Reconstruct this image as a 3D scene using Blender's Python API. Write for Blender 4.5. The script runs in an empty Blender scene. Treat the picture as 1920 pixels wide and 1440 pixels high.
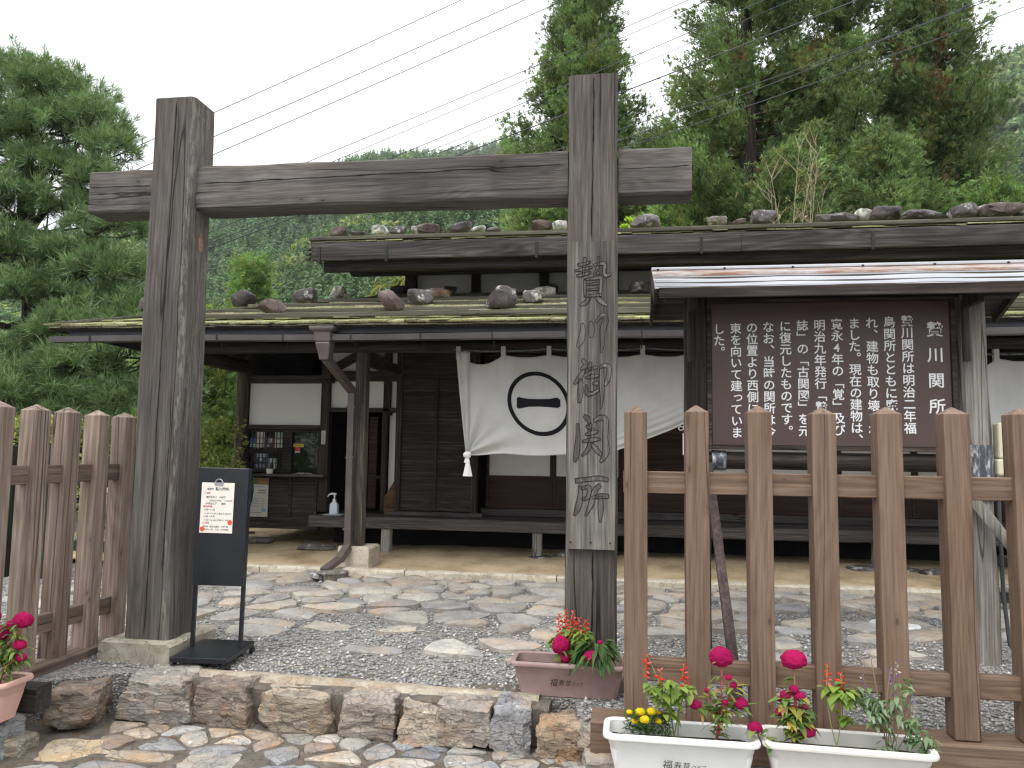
import bpy, bmesh, math, random
import numpy as np
from mathutils import Vector, Matrix, noise as mnoise

# ------------------------------------------------------------------ camera, sky, sun, exposure
R_ = math.radians
SC = bpy.context.scene
COL = SC.collection
cam_d = bpy.data.cameras.new("camera")
cam_d.sensor_width = 36.0
cam_d.lens = 36.0 * 1442.0 / 1920.0
cam_d.clip_start = 0.05
cam_d.clip_end = 5000.0
cam = bpy.data.objects.new("camera", cam_d)
COL.objects.link(cam)
PITCH, ROLL, YAW = R_(5.171), R_(0.796), R_(8.518)
F = Vector((-math.sin(YAW) * math.cos(PITCH), math.cos(YAW) * math.cos(PITCH), math.sin(PITCH)))
r0 = Vector((math.cos(YAW), math.sin(YAW), 0))
u0 = r0.cross(F)
rt = r0 * math.cos(ROLL) + u0 * math.sin(ROLL)
up = u0 * math.cos(ROLL) - r0 * math.sin(ROLL)
M = Matrix((rt, up, -F)).transposed().to_4x4()
M.translation = Vector((0, 0, 1.19))
cam.matrix_world = M
SC.camera = cam

SUN_EL, SUN_AZ = R_(58), R_(200)      # azimuth clockwise from +Y
world = bpy.data.worlds.new("World")
SC.world = world
world.use_nodes = True
wn = world.node_tree
wn.nodes.clear()
w_out = wn.nodes.new("ShaderNodeOutputWorld")
w_bg = wn.nodes.new("ShaderNodeBackground")
w_sky = wn.nodes.new("ShaderNodeTexSky")
w_sky.sky_type = 'NISHITA'
w_sky.sun_disc = False
w_sky.sun_elevation = SUN_EL
w_sky.sun_rotation = SUN_AZ
w_sky.air_density = 1.0
w_sky.dust_density = 3.0
w_tc = wn.nodes.new("ShaderNodeTexCoord")
w_no = wn.nodes.new("ShaderNodeTexNoise")
w_no.inputs["Scale"].default_value = 2.2
w_no.inputs["Detail"].default_value = 4
w_cr = wn.nodes.new("ShaderNodeValToRGB")
w_cr.color_ramp.elements[0].position = 0.3
w_cr.color_ramp.elements[0].color = (10.3, 10.6, 11.0, 1)
w_cr.color_ramp.elements[1].position = 0.7
w_cr.color_ramp.elements[1].color = (11.8, 11.9, 12.1, 1)
w_mx = wn.nodes.new("ShaderNodeMix")
w_mx.data_type = 'RGBA'
w_mx.inputs[0].default_value = 0.88     # overcast: cloud deck over the clear sky
wn.links.new(w_tc.outputs["Generated"], w_no.inputs["Vector"])
wn.links.new(w_no.outputs["Fac"], w_cr.inputs["Fac"])
wn.links.new(w_sky.outputs["Color"], w_mx.inputs[6])
wn.links.new(w_cr.outputs["Color"], w_mx.inputs[7])
w_sx = wn.nodes.new("ShaderNodeSeparateXYZ")     # overcast decks are brighter overhead than at the horizon
wn.links.new(w_tc.outputs["Generated"], w_sx.inputs[0])
w_gr = wn.nodes.new("ShaderNodeMapRange")
for i_, v_ in ((1, 0.0), (2, 1.0), (3, 0.50), (4, 1.25)): w_gr.inputs[i_].default_value = v_
wn.links.new(w_sx.outputs[2], w_gr.inputs[0])
w_sc = wn.nodes.new("ShaderNodeVectorMath")
w_sc.operation = 'SCALE'
wn.links.new(w_mx.outputs[2], w_sc.inputs[0])
wn.links.new(w_gr.outputs[0], w_sc.inputs[3])
wn.links.new(w_sc.outputs[0], w_bg.inputs["Color"])
w_bg.inputs["Strength"].default_value = 0.1
wn.links.new(w_bg.outputs["Background"], w_out.inputs["Surface"])

sun_d = bpy.data.lights.new("sun", 'SUN')
sun_d.energy = 0.9
sun_d.angle = R_(25)
sun_d.color = (1.0, 0.97, 0.93)
sun = bpy.data.objects.new("sun", sun_d)
COL.objects.link(sun)
sdir = Vector((math.sin(SUN_AZ) * math.cos(SUN_EL), math.cos(SUN_AZ) * math.cos(SUN_EL), math.sin(SUN_EL)))
sun.rotation_euler = sdir.to_track_quat('Z', 'Y').to_euler()
sun.location = sdir * 50

SC.view_settings.view_transform = 'Standard'
SC.view_settings.look = 'None'
SC.view_settings.exposure = 1.05
SC.view_settings.gamma = 1.0
SC.render.engine = 'CYCLES'
SC.cycles.max_bounces = 6
SC.cycles.diffuse_bounces = 4
SC.cycles.transparent_max_bounces = 8
SC.cycles.use_denoising = True
SC.cycles.filter_width = 1.3

rng = np.random.default_rng(7)
random.seed(7)

# ------------------------------------------------------------------ object helpers
def tag(o, label=None, cat=None, group=None, kind=None):
    if label: o["label"] = label
    if cat: o["category"] = cat
    if group: o["group"] = group
    if kind: o["kind"] = kind
    return o

def empty(name, loc, label=None, cat=None, group=None):
    o = bpy.data.objects.new(name, None)
    o.empty_display_size = 0.1
    COL.objects.link(o)
    o.location = loc
    return tag(o, label, cat, group)

def wloc(o):
    v = Vector((0, 0, 0))
    while o is not None:
        v = v + o.location
        o = o.parent
    return v

class MB:
    """vertex/face collector in world coordinates"""
    def __init__(s):
        s.v, s.f, s.c = [], [], []
        s.col = (1, 1, 1)
    def add(s, vs, fs, col=None):
        o = len(s.v)
        s.v += [tuple(p) for p in vs]
        s.f += [tuple(i + o for i in f) for f in fs]
        s.c += [col or s.col] * len(vs)
        return o
    def box(s, x0, x1, y0, y1, z0, z1, col=None):
        vs = [(x, y, z) for z in (z0, z1) for x, y in ((x0, y0), (x1, y0), (x1, y1), (x0, y1))]
        s.add(vs, [(3, 2, 1, 0), (4, 5, 6, 7), (0, 1, 5, 4), (1, 2, 6, 5), (2, 3, 7, 6), (3, 0, 4, 7)], col)
    def bar(s, p0, p1, w, h, seg=1, jit=0.0, ch=0.0, upv=(0, 0, 1), taper=1.0, col=None, seed=0):
        """squared timber from p0 to p1 with worn edges"""
        p0, p1 = Vector(p0), Vector(p1)
        d = (p1 - p0).normalized()
        u = Vector(upv)
        if abs(d.dot(u)) > .95: u = Vector((0, -1, 0))
        a = d.cross(u).normalized()
        b = a.cross(d).normalized()
        if ch > 0:
            prof = [(-.5, -.5 + ch / h), (-.5, .5 - ch / h), (-.5 + ch / w, .5), (.5 - ch / w, .5), (.5, .5 - ch / h), (.5, -.5 + ch / h), (.5 - ch / w, -.5), (-.5 + ch / w, -.5)]
        else:
            prof = [(-.5, -.5), (-.5, .5), (.5, .5), (.5, -.5)]
        n = len(prof)
        vs = []
        for i in range(seg + 1):
            t = i / seg
            k = 1 + (taper - 1) * t
            c = p0.lerp(p1, t)
            for j, (x, y) in enumerate(prof):
                q = c + a * (x * w * k) + b * (y * h * k)
                if jit:
                    q += (a * mnoise.noise(Vector((t * 7 + seed * 3.1, j // 2 * 5.3, 1.7 + seed))) + b * mnoise.noise(Vector((t * 7 + seed * 2.3, j // 2 * 4.1, 8.7 + seed)))) * jit
                vs.append(q)
        fs = []
        for i in range(seg):
            for j in range(n):
                k = (j + 1) % n
                fs.append((i * n + j, i * n + k, (i + 1) * n + k, (i + 1) * n + j))
        fs.append(tuple(range(n))[::-1])
        fs.append(tuple(seg * n + j for j in range(n)))
        s.add(vs, fs, col)
    def tube(s, pts, r, n=8, cap=True, col=None):
        pts = [Vector(p) for p in pts]
        rs = r if isinstance(r, (list, tuple)) else [r] * len(pts)
        vs = []
        a = None
        for i, p in enumerate(pts):
            d = (pts[min(i + 1, len(pts) - 1)] - pts[max(i - 1, 0)]).normalized()
            if a is None:
                a = d.orthogonal().normalized()
            else:
                a = (a - d * a.dot(d))
                a = a.normalized() if a.length > 1e-6 else d.orthogonal().normalized()
            b = d.cross(a)
            for j in range(n):
                t = 2 * math.pi * j / n
                vs.append(p + (a * math.cos(t) + b * math.sin(t)) * rs[i])
        fs = []
        for i in range(len(pts) - 1):
            for j in range(n):
                k = (j + 1) % n
                fs.append((i * n + j, i * n + k, (i + 1) * n + k, (i + 1) * n + j))
        if cap:
            fs.append(tuple(range(n))[::-1])
            fs.append(tuple((len(pts) - 1) * n + j for j in range(n)))
        s.add(vs, fs, col)
    def quad(s, a, b, c, d, col=None):
        s.add([a, b, c, d], [(0, 1, 2, 3)], col)
    def prism(s, poly, y0, y1, col=None):
        """polygon in (x,z) extruded along y"""
        n = len(poly)
        vs = [(x, y0, z) for x, z in poly] + [(x, y1, z) for x, z in poly]
        fs = [tuple(range(n)), tuple(range(2 * n - 1, n - 1, -1))]
        for i in range(n):
            j = (i + 1) % n
            fs.append((j, i, n + i, n + j))
        s.add(vs, fs, col)
    def build(s, name, mat, parent=None, smooth=False, bevel=0.0, ang=35, segs=2):
        me = bpy.data.meshes.new(name)
        off = wloc(parent) if parent else Vector((0, 0, 0))
        me.from_pydata([(x - off.x, y - off.y, z - off.z) for x, y, z in s.v], [], s.f)
        ca = me.color_attributes.new("Col", 'FLOAT_COLOR', 'POINT')
        arr = np.ones((len(s.v), 4), np.float32)
        arr[:, :3] = np.array(s.c, np.float32).reshape(-1, 3)
        ca.data.foreach_set("color", arr.ravel())
        bm = bmesh.new()
        bm.from_mesh(me)
        bmesh.ops.recalc_face_normals(bm, faces=bm.faces)
        bm.to_mesh(me)
        bm.free()
        for m in (mat if isinstance(mat, (list, tuple)) else [mat]):
            me.materials.append(m)
        if smooth:
            me.shade_smooth()
            me.set_sharp_from_angle(angle=R_(ang))
        o = bpy.data.objects.new(name, me)
        COL.objects.link(o)
        if parent: o.parent = parent
        if bevel:
            b = o.modifiers.new("bevel", 'BEVEL')
            b.width = bevel
            b.segments = segs
            b.limit_method = 'ANGLE'
            b.angle_limit = R_(40)
        return o

def np_mesh(name, V, Fc, mat, colors=None, parent=None, smooth=False):
    """fast mesh from numpy arrays; Fc (n,3) or (n,4)"""
    off = wloc(parent) if parent else Vector((0, 0, 0))
    V = np.asarray(V, np.float32) - np.array(off, np.float32)
    Fc = np.asarray(Fc, np.int32)
    me = bpy.data.meshes.new(name)
    k = Fc.shape[1]
    me.vertices.add(len(V))
    me.vertices.foreach_set("co", V.ravel())
    me.loops.add(Fc.size)
    me.loops.foreach_set("vertex_index", Fc.ravel())
    me.polygons.add(len(Fc))
    me.polygons.foreach_set("loop_start", np.arange(0, Fc.size, k, dtype=np.int32))
    me.update(calc_edges=True)
    if colors is not None:
        ca = me.color_attributes.new("Col", 'FLOAT_COLOR', 'POINT')
        a = np.ones((len(V), 4), np.float32)
        a[:, :3] = colors
        ca.data.foreach_set("color", a.ravel())
    if smooth: me.shade_smooth()
    me.materials.append(mat)
    o = bpy.data.objects.new(name, me)
    COL.objects.link(o)
    if parent: o.parent = parent
    return o

def unit(a):
    return a / np.maximum(np.linalg.norm(a, axis=-1, keepdims=True), 1e-9)

# ------------------------------------------------------------------ materials
class NT:
    def __init__(s, name):
        s.m = bpy.data.materials.new(name)
        s.m.use_nodes = True
        s.t = s.m.node_tree
        s.t.nodes.clear()
        s.out = s.t.nodes.new("ShaderNodeOutputMaterial")
        s.b = s.t.nodes.new("ShaderNodeBsdfPrincipled")
        s.t.links.new(s.b.outputs[0], s.out.inputs[0])
    def n(s, typ, _o=0, _p=None, **kw):
        nd = s.t.nodes.new("ShaderNode" + typ)
        for k, v in (_p or {}).items(): setattr(nd, k, v)
        for k, v in kw.items():
            s.set(nd.inputs[int(k[1:]) if k[0] == 'i' and k[1:].isdigit() else k.replace("_", " ")], v)
        return nd.outputs[_o]
    def set(s, inp, v):
        if isinstance(v, bpy.types.NodeSocket): s.t.links.new(v, inp)
        else:
            if isinstance(v, tuple) and len(v) == 3 and inp.type == 'RGBA': v = v + (1,)
            inp.default_value = v
    def math(s, op, a, b=None, c=None, clamp=False):
        nd = s.t.nodes.new("ShaderNodeMath")
        nd.operation = op
        nd.use_clamp = clamp
        for i, x in enumerate((a, b, c)):
            if x is not None: s.set(nd.inputs[i], x)
        return nd.outputs[0]
    def vm(s, op, a, b=None):
        nd = s.t.nodes.new("ShaderNodeVectorMath")
        nd.operation = op
        s.set(nd.inputs[0], a)
        if b is not None:
            if op == 'SCALE': s.set(nd.inputs[3], b)
            else: s.set(nd.inputs[1], b)
        return nd.outputs[0]
    def ramp(s, fac, stops, interp='LINEAR'):
        nd = s.t.nodes.new("ShaderNodeValToRGB")
        cr = nd.color_ramp
        cr.interpolation = interp
        while len(cr.elements) < len(stops): cr.elements.new(0.5)
        for e, (p, c) in zip(cr.elements, stops):
            e.position = p
            e.color = (c, c, c, 1) if isinstance(c, (int, float)) else tuple(c) + (1,)
        s.set(nd.inputs[0], fac)
        return nd.outputs[0]
    def mix(s, f, a, b, mode='MIX'):
        nd = s.t.nodes.new("ShaderNodeMix")
        nd.data_type = 'RGBA'
        nd.blend_type = mode
        nd.clamp_factor = True
        s.set(nd.inputs[0], f)
        s.set(nd.inputs[6], a)
        s.set(nd.inputs[7], b)
        return nd.outputs[2]
    def noise(s, vec, scale, detail=3.0, rough=.55, out=0):
        return s.n("TexNoise", out, Vector=vec, Scale=float(scale), Detail=float(detail), Roughness=float(rough))
    def obj(s, rand=True):
        v = s.n("TexCoord", 3)
        if rand:
            r = s.n("ObjectInfo", 5)
            v = s.vm('ADD', v, s.vm('SCALE', (31.7, 17.3, 53.1), r))
        return v
    def bump(s, h, strength=.3, dist=.01):
        s.set(s.b.inputs["Normal"], s.n("Bump", Strength=float(strength), Distance=float(dist), Height=h))
    def done(s, col=None, rough=.7, spec=.3, metal=0.0):
        if col is not None: s.set(s.b.inputs["Base Color"], col)
        s.set(s.b.inputs["Roughness"], rough)
        s.set(s.b.inputs["Specular IOR Level"], spec)
        s.set(s.b.inputs["Metallic"], metal)
        return s.m

def wood(name, dark, mid, light, ax='z', scale=1.0, ring=.5, crack=.6, bump=.5, knots=.0, stain=.35, rough=.82, moss=0.0, spec=.2, crackcol=(.012, .011, .010), vcol=False, streak=None, con=.17):
    t = NT(name)
    v = t.obj()
    al = {'x': 0, 'y': 1, 'z': 2}[ax]
    def stretch(across, along):
        sc = [across] * 3
        sc[al] = along
        return t.n("Mapping", Vector=v, Scale=tuple(sc))
    w = t.n("TexNoise", 1, Vector=stretch(2.2 * scale, .5 * scale), Scale=1.0, Detail=2.0)
    w = t.vm('SCALE', t.vm('SUBTRACT', w, (.5, .5, .5)), .55)
    field = t.noise(t.vm('ADD', stretch(5.0 * scale, .42 * scale), w), 1.0, 1.0, .4)
    rings = t.math('PINGPONG', t.math('MULTIPLY', field, 34.0), 1.0)
    fine = t.noise(stretch(95 * scale, 2.2 * scale), 1.0, 5.0, .7)
    med = t.noise(stretch(40 * scale, .9 * scale), 1.0, 4.0, .65)
    f = t.math('ADD', t.math('MULTIPLY', fine, .5), t.math('MULTIPLY', rings, .13 * ring))
    f = t.math('ADD', f, t.math('MULTIPLY', med, .5))
    f = t.math('SUBTRACT', f, -.0 + .065 * ring)
    col = t.ramp(f, [(.5 - con, dark), (.5, mid), (.51 + con, light)])
    st = t.noise(stretch(2.6, .7), 1.0, 3.0)
    col = t.mix(1.0, col, t.ramp(st, [(.3, 1 - stain), (.7, 1 + stain * .5)]), 'MULTIPLY')
    h = f
    if crack > 0:
        cn = t.noise(stretch(7.5 * scale, .22 * scale), 1.0, 1.5, .4)
        cm = t.ramp(t.math('ABSOLUTE', t.math('SUBTRACT', cn, .5)), [(.0, 1.0), (.004 + .008 * crack, 0.0)])
        gate = t.ramp(t.noise(stretch(4, .8), 1.0, 1.0), [(.46, 0.0), (.56, 1.0)])
        cm = t.math('MULTIPLY', cm, gate)
        col = t.mix(t.math('MULTIPLY', cm, .9), col, crackcol)
        h = t.math('SUBTRACT', h, t.math('MULTIPLY', cm, 1.5))
    if knots > 0:
        vo = t.n("TexVoronoi", 0, Vector=stretch(11.0, 4.5), Scale=1.0)
        km = t.ramp(vo, [(.03, 1.0), (.03 + .11 * knots, 0.0)])
        col = t.mix(t.math('MULTIPLY', km, .85), col, tuple(c * .45 for c in dark))
        halo = t.ramp(vo, [(.1, 1.0), (.32, 0.0)])
        col = t.mix(t.math('MULTIPLY', halo, .35), col, dark)
    if moss > 0:
        mn = t.noise(v, 3.2, 5.0, .65)
        mm = t.math('MULTIPLY', t.ramp(mn, [(.5, 0.0), (.66, 1.0)]), moss)
        col = t.mix(mm, col, (.16, .18, .07))
    if streak:      # silvered, lichen-flecked streaks that follow the grain
        raw = t.n("SeparateXYZ", 0, Vector=t.n("TexCoord", 3))
        wob = t.math('MULTIPLY', t.math('SUBTRACT', t.noise(stretch(1.0, 1.3), 1.0, 3.0), .5), .09)
        dx = t.math('ABSOLUTE', t.math('SUBTRACT', t.math('ADD', raw, wob), streak[0]))
        sm = t.ramp(t.math('DIVIDE', dx, streak[1]), [(.35, 1.0), (1.0, 0.0)])
        fk = t.ramp(t.noise(stretch(60, 9), 1.0, 3.0, .7), [(.48, 0.0), (.58, 1.0)])
        col = t.mix(t.math('MULTIPLY', sm, t.math('MULTIPLY', fk, .34)), col, (.36, .35, .30))
    if vcol:
        col = t.mix(1.0, col, t.n("VertexColor", 0, _p={'layer_name': "Col"}), 'MULTIPLY')
    t.bump(h, bump, .006)
    return t.done(col, rough, spec)

def plain(name, col, rough=.6, metal=0.0, spec=.3, var=.15, scale=6.0, bump=0.0, bscale=120.0, vcol=False):
    t = NT(name)
    v = t.obj()
    n = t.noise(v, scale, 5.0, .6)
    c = t.mix(1.0, col, t.ramp(n, [(.3, 1 - var), (.7, 1 + var)]), 'MULTIPLY')
    if vcol: c = t.mix(1.0, c, t.n("VertexColor", 0, _p={'layer_name': "Col"}), 'MULTIPLY')
    if bump: t.bump(t.noise(v, bscale, 4.0), bump, .004)
    return t.done(c, rough, spec, metal)

def stone(name, dark, mid, light, scale=6.0, lichen=0.0, lcol=(.55, .56, .48), spot=None, bump=.6, layer=0.0, vcol=False, rough=.85, gscale=1.0):
    t = NT(name)
    v = t.obj()
    if layer:
        vv = t.n("Mapping", Vector=v, Scale=(1.0, 1.0, 1.0 + layer), Rotation=(.5, .35, .2))
    else:
        vv = v
    n1 = t.noise(vv, scale, 7.0, .65)
    n2 = t.noise(v, scale * 9, 4.0, .7)
    f = t.math('ADD', t.math('MULTIPLY', n1, .72), t.math('MULTIPLY', n2, .28))
    col = t.ramp(f, [(.34, dark), (.5, mid), (.66, light)])
    if spot:
        m = t.ramp(t.noise(t.vm('ADD', v, (3.3, 9.1, 4.2)), scale * .8, 4.0, .6), [(.5, 0.0), (.64, 1.0)])
        col = t.mix(t.math('MULTIPLY', m, .75), col, spot)
    if lichen:
        m = t.ramp(t.noise(t.vm('ADD', v, (7.3, 1.1, 5.2)), scale * 1.6, 6.0, .7), [(.62 - .2 * lichen, 0.0), (.68 - .18 * lichen, 1.0)])
        col = t.mix(m, col, lcol)
    if vcol:
        col = t.mix(1.0, col, t.n("VertexColor", 0, _p={'layer_name': "Col"}), 'MULTIPLY')
    ck = t.n("TexVoronoi", 0, _p={'feature': 'DISTANCE_TO_EDGE'}, Vector=t.vm('ADD', vv, t.vm('SCALE', t.n("TexNoise", 1, Vector=v, Scale=scale * 1.4, Detail=3.0), .25)), Scale=scale * .9)
    ckm = t.ramp(ck, [(0.0, 0.0), (.035, 1.0)])
    col = t.mix(t.math('MULTIPLY', t.math('SUBTRACT', 1.0, ckm), .5), col, tuple(c * .35 for c in dark))
    h = t.math('ADD', f, t.math('MULTIPLY', ckm, .22))
    t.bump(h, bump, .02)
    return t.done(col, rough, .25)

def leafmat(name, trans=.25, rough=.55, spec=.25, bump=0.0):
    t = NT(name)
    if bump: t.bump(t.noise(t.obj(), 260.0, 3.0, .6), bump, .006)
    c = t.n("VertexColor", 0, _p={'layer_name': "Col"})
    t.done(c, rough, spec)
    tr = t.t.nodes.new("ShaderNodeBsdfTranslucent")
    t.set(tr.inputs[0], t.mix(1.0, c, (1.1, 1.2, .6), 'MULTIPLY'))
    mx = t.t.nodes.new("ShaderNodeMixShader")
    mx.inputs[0].default_value = trans
    t.t.links.new(t.b.outputs[0], mx.inputs[1])
    t.t.links.new(tr.outputs[0], mx.inputs[2])
    t.t.links.new(mx.outputs[0], t.out.inputs[0])
    return t.m

M_ = {}
M_['post'] = wood("grey_weathered_post", (.038, .033, .029), (.116, .102, .091), (.23, .21, .195), 'z', 1.3, .4, 1.0, .8, 0, .35, con=.23)
M_['postL'] = wood("grey_weathered_post_silver_edge", (.038, .033, .029), (.116, .102, .091), (.23, .21, .195), 'z', 1.3, .4, 1.0, .8, 0, .35, con=.23, streak=(-1.178, .026))
M_['beam'] = wood("grey_weathered_beam", (.044, .039, .034), (.120, .107, .097), (.225, .208, .196), 'x', 1.5, .7, 1.0, .8, .5, .35, con=.24)
M_['nameboard'] = wood("name_board_wood", (.050, .046, .041), (.150, .139, .126), (.31, .29, .265), 'z', 1.0, .4, .5, .5, 0, .65)
M_['picket'] = wood("brown_stained_picket", (.098, .060, .040), (.174, .114, .078), (.250, .170, .120), 'z', 1.25, .6, .35, .35, .55, .22, .62, spec=.3)
M_['rail'] = wood("brown_stained_rail", (.093, .058, .038), (.167, .110, .075), (.250, .170, .120), 'x', 1.25, .9, .2, .35, .4, .22, .62, spec=.3)
M_['picket_old'] = wood("faded_brown_picket", (.100, .072, .057), (.245, .184, .147), (.40, .33, .28), 'z', 1.0, .6, .6, .4, .5, .4)
M_['rail_old'] = wood("faded_brown_rail", (.075, .057, .047), (.155, .117, .094), (.26, .205, .17), 'y', 1.0, .7, .4, .4, .3, .35)
M_['house_x'] = wood("dark_house_timber_lengthwise", (.016, .014, .013), (.040, .035, .033), (.095, .084, .08), 'x', 1.0, .7, .5, .5, 0, .4)
M_['house_z'] = wood("dark_house_timber_upright", (.016, .013, .012), (.040, .034, .030), (.10, .085, .073), 'z', 1.0, .6, .6, .5, 0, .4)
M_['house_y'] = wood("dark_house_timber_crosswise", (.016, .013, .012), (.036, .031, .028), (.085, .072, .063), 'y', 1.0, .5, .4, .4, 0, .4)
M_['porch_post'] = wood("porch_post_timber", (.035, .028, .024), (.10, .082, .068), (.26, .225, .19), 'z', 1.0, .6, .8, .6, 0, .5)
M_['fascia'] = wood("roof_fascia_timber", (.028, .025, .025), (.066, .059, .058), (.14, .128, .126), 'x', 1.0, 1.0, .5, .5, 0, .35)
M_['batten'] = wood("mossy_roof_batten", (.040, .037, .030), (.088, .082, .064), (.15, .145, .11), 'x', 1.0, .5, .4, .5, 0, .35, moss=.2)
M_['shingle'] = wood("mossy_shingle", (.12, .115, .065), (.30, .29, .165), (.50, .47, .28), 'y', 1.0, .3, .2, .4, 0, .4, moss=.15, vcol=True)
M_['deck'] = wood("veranda_timber", (.035, .031, .029), (.082, .074, .070), (.17, .155, .15), 'x', 1.0, .7, .5, .5, 0, .3)
M_['legwood'] = wood("pale_veranda_leg", (.12, .11, .10), (.28, .26, .24), (.46, .44, .41), 'z', 1.0, .4, .8, .5, 0, .3)
M_['redwood'] = wood("reddish_door_panel", (.020, .011, .009), (.042, .023, .018), (.075, .044, .034), 'x', .7, .6, .1, .2, 0, .2, .5)
M_['signpost'] = wood("grey_sign_post", (.10, .09, .078), (.27, .25, .225), (.46, .44, .41), 'z', 1.0, .6, .7, .5, .2, .45)
M_['signdark'] = wood("dark_sign_timber", (.018, .014, .013), (.048, .038, .033), (.12, .10, .09), 'x', 1.0, .6, .5, .4, .15, .4)
M_['signdarkz'] = wood("dark_sign_upright", (.018, .014, .013), (.045, .036, .031), (.11, .09, .08), 'z', 1.0, .6, .5, .4, 0, .4)
M_['brace'] = wood("weathered_brace", (.075, .062, .056), (.21, .195, .175), (.40, .385, .35), 'z', 1.0, .5, .6, .4, 0, .6, moss=.25)
M_['brace_dark'] = wood("dark_brace", (.030, .022, .022), (.068, .050, .047), (.13, .10, .095), 'z', 1.0, .5, .4, .4, 0, .3)
M_['plaster'] = plain("white_plaster", (.70, .70, .66), .9, var=.04, scale=2.0, bump=.08)
M_['paper'] = plain("shoji_paper", (.66, .66, .62), .9, var=.05, scale=5.0)
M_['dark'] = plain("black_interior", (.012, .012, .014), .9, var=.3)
M_['cloth'] = plain("off_white_curtain_cloth", (.59, .585, .56), .9, var=.09, scale=3.0, bump=.15, bscale=700)
M_['clothknot'] = plain("white_tassel_cloth", (.80, .80, .78), .9, var=.04)
M_['ink'] = plain("black_dye", (.010, .010, .013), .9, var=.1)
M_['gutter'] = plain("brown_gutter_metal", (.105, .096, .096), .38, 0.55, .5, .2, 3.0)
M_['pipe'] = plain("brown_downpipe_metal", (.105, .088, .083), .42, 0.15, .4, .22, 4.0)
M_['eaveboard'] = plain("dark_blue_grey_eave_board", (.050, .053, .062), .5, 0.1, .4, .3, 3.0)
M_['iron'] = plain("black_iron", (.022, .022, .025), .5, 0.3, .4, .3)
M_['black_steel'] = plain("black_painted_steel", (.012, .014, .018), .32, 0.0, .5, .3, 8.0)
M_['whiteplastic'] = plain("white_planter_plastic", (.76, .76, .74), .4, 0, .4, .05, 5.0)
M_['creamplastic'] = plain("off_white_planter_plastic", (.70, .685, .64), .42, 0, .4, .06, 5.0)
M_['brownplastic'] = plain("dusty_brown_planter_plastic", (.30, .205, .19), .55, 0, .3, .22, 4.0)
M_['terracotta'] = plain("pink_terracotta_plastic", (.60, .37, .30), .5, 0, .35, .06, 4.0)
M_['cream'] = plain("cream_plastic_box", (.70, .66, .47), .45, 0, .4, .05)
M_['soil'] = plain("dark_potting_soil", (.045, .032, .024), .95, 0, .1, .6, 60.0, 1.0, 90)
M_['concrete'] = stone("mossy_concrete", (.21, .19, .145), (.34, .31, .245), (.46, .43, .36), 7.0, .25, (.30, .30, .19), None, .5)
M_['kerb'] = stone("kerb_concrete", (.34, .30, .23), (.52, .47, .37), (.64, .58, .48), 9.0, 0, (.5, .5, .4), None, .4)
M_['mortar'] = stone("mortar", (.075, .066, .056), (.13, .115, .096), (.20, .18, .15), 11.0, 0, (.3, .3, .2), (.12, .085, .055), .6)
M_['coping'] = stone("sandy_coping", (.24, .20, .145), (.37, .325, .25), (.48, .44, .36), 12.0, 0, (.3, .3, .2), (.33, .24, .15), .5)
M_['leaf'] = leafmat("leaf", .33)
M_['needle'] = leafmat("needle", .18, .6, .2)
M_['petal'] = leafmat("petal", .10, .8, .1, 1.0)
M_['bark'] = wood("conifer_bark", (.022, .017, .014), (.060, .046, .038), (.12, .098, .082), 'z', .5, .5, 1.0, 1.0, 0, .4)
M_['stem'] = plain("plant_stem", (1, 1, 1), .6, vcol=True)
M_['paint'] = plain("flat_print", (1, 1, 1), .55, 0, .3, .02, vcol=True)
M_['white_ink'] = plain("white_lettering", (.86, .86, .86), .5, 0, .3, .02)
M_['signpanel'] = plain("chocolate_brown_panel", (.088, .058, .052), .42, 0, .4, .06, 2.0)
M_['wire'] = plain("power_cable", (.06, .063, .07), .6)
M_['glass'] = plain("window_glass", (.015, .02, .018), .05, 0, .6, .1)
M_['rope'] = plain("twisted_rope", (.16, .18, .20), .8, 0, .2, .8, 60.0)

def roofmetal():
    t = NT("weathered_sign_roof_metal")
    v = t.obj()
    n = t.noise(t.n("Mapping", Vector=v, Scale=(1.2, 5.0, 5.0)), 2.2, 5.0, .65)
    col = t.ramp(n, [(.42, (.40, .42, .45)), (.62, (.52, .53, .55)), (.68, (.40, .28, .22)), (.74, (.30, .18, .13))])
    return t.done(t.mix(.45, col, (.56, .57, .60)), .38, .5, .35)
M_['roofmetal'] = roofmetal()

def gravel():
    t = NT("grey_gravel")
    v = t.obj(False)
    vo = t.t.nodes.new("ShaderNodeTexVoronoi")
    t.set(vo.inputs["Vector"], v)
    vo.inputs["Scale"].default_value = 95.0
    rnd = t.n("SeparateColor", 0, Color=vo.outputs["Color"])
    col = t.ramp(rnd, [(.0, (.17, .166, .158)), (.45, (.31, .30, .285)), (.75, (.42, .41, .385)), (.93, (.50, .455, .385)), (1.0, (.62, .61, .59))])
    big = t.noise(v, 1.3, 5.0, .6)
    col = t.mix(1.0, col, t.ramp(big, [(.3, .72), (.7, 1.12)]), 'MULTIPLY')
    ed = t.ramp(vo.outputs["Distance"], [(.3, 1.0), (.75, .6)])
    col = t.mix(1.0, col, ed, 'MULTIPLY')
    mm = t.ramp(t.noise(t.vm('ADD', v, (5.1, 2.2, 0)), 1.7, 5.0, .7), [(.60, 0.0), (.70, .55)])
    col = t.mix(mm, col, (.14, .145, .07))
    h = t.math('SUBTRACT', 1.0, vo.outputs["Distance"])
    t.bump(h, .9, .012)
    return t.done(col, .9, .2)
M_['gravel'] = gravel()

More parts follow.
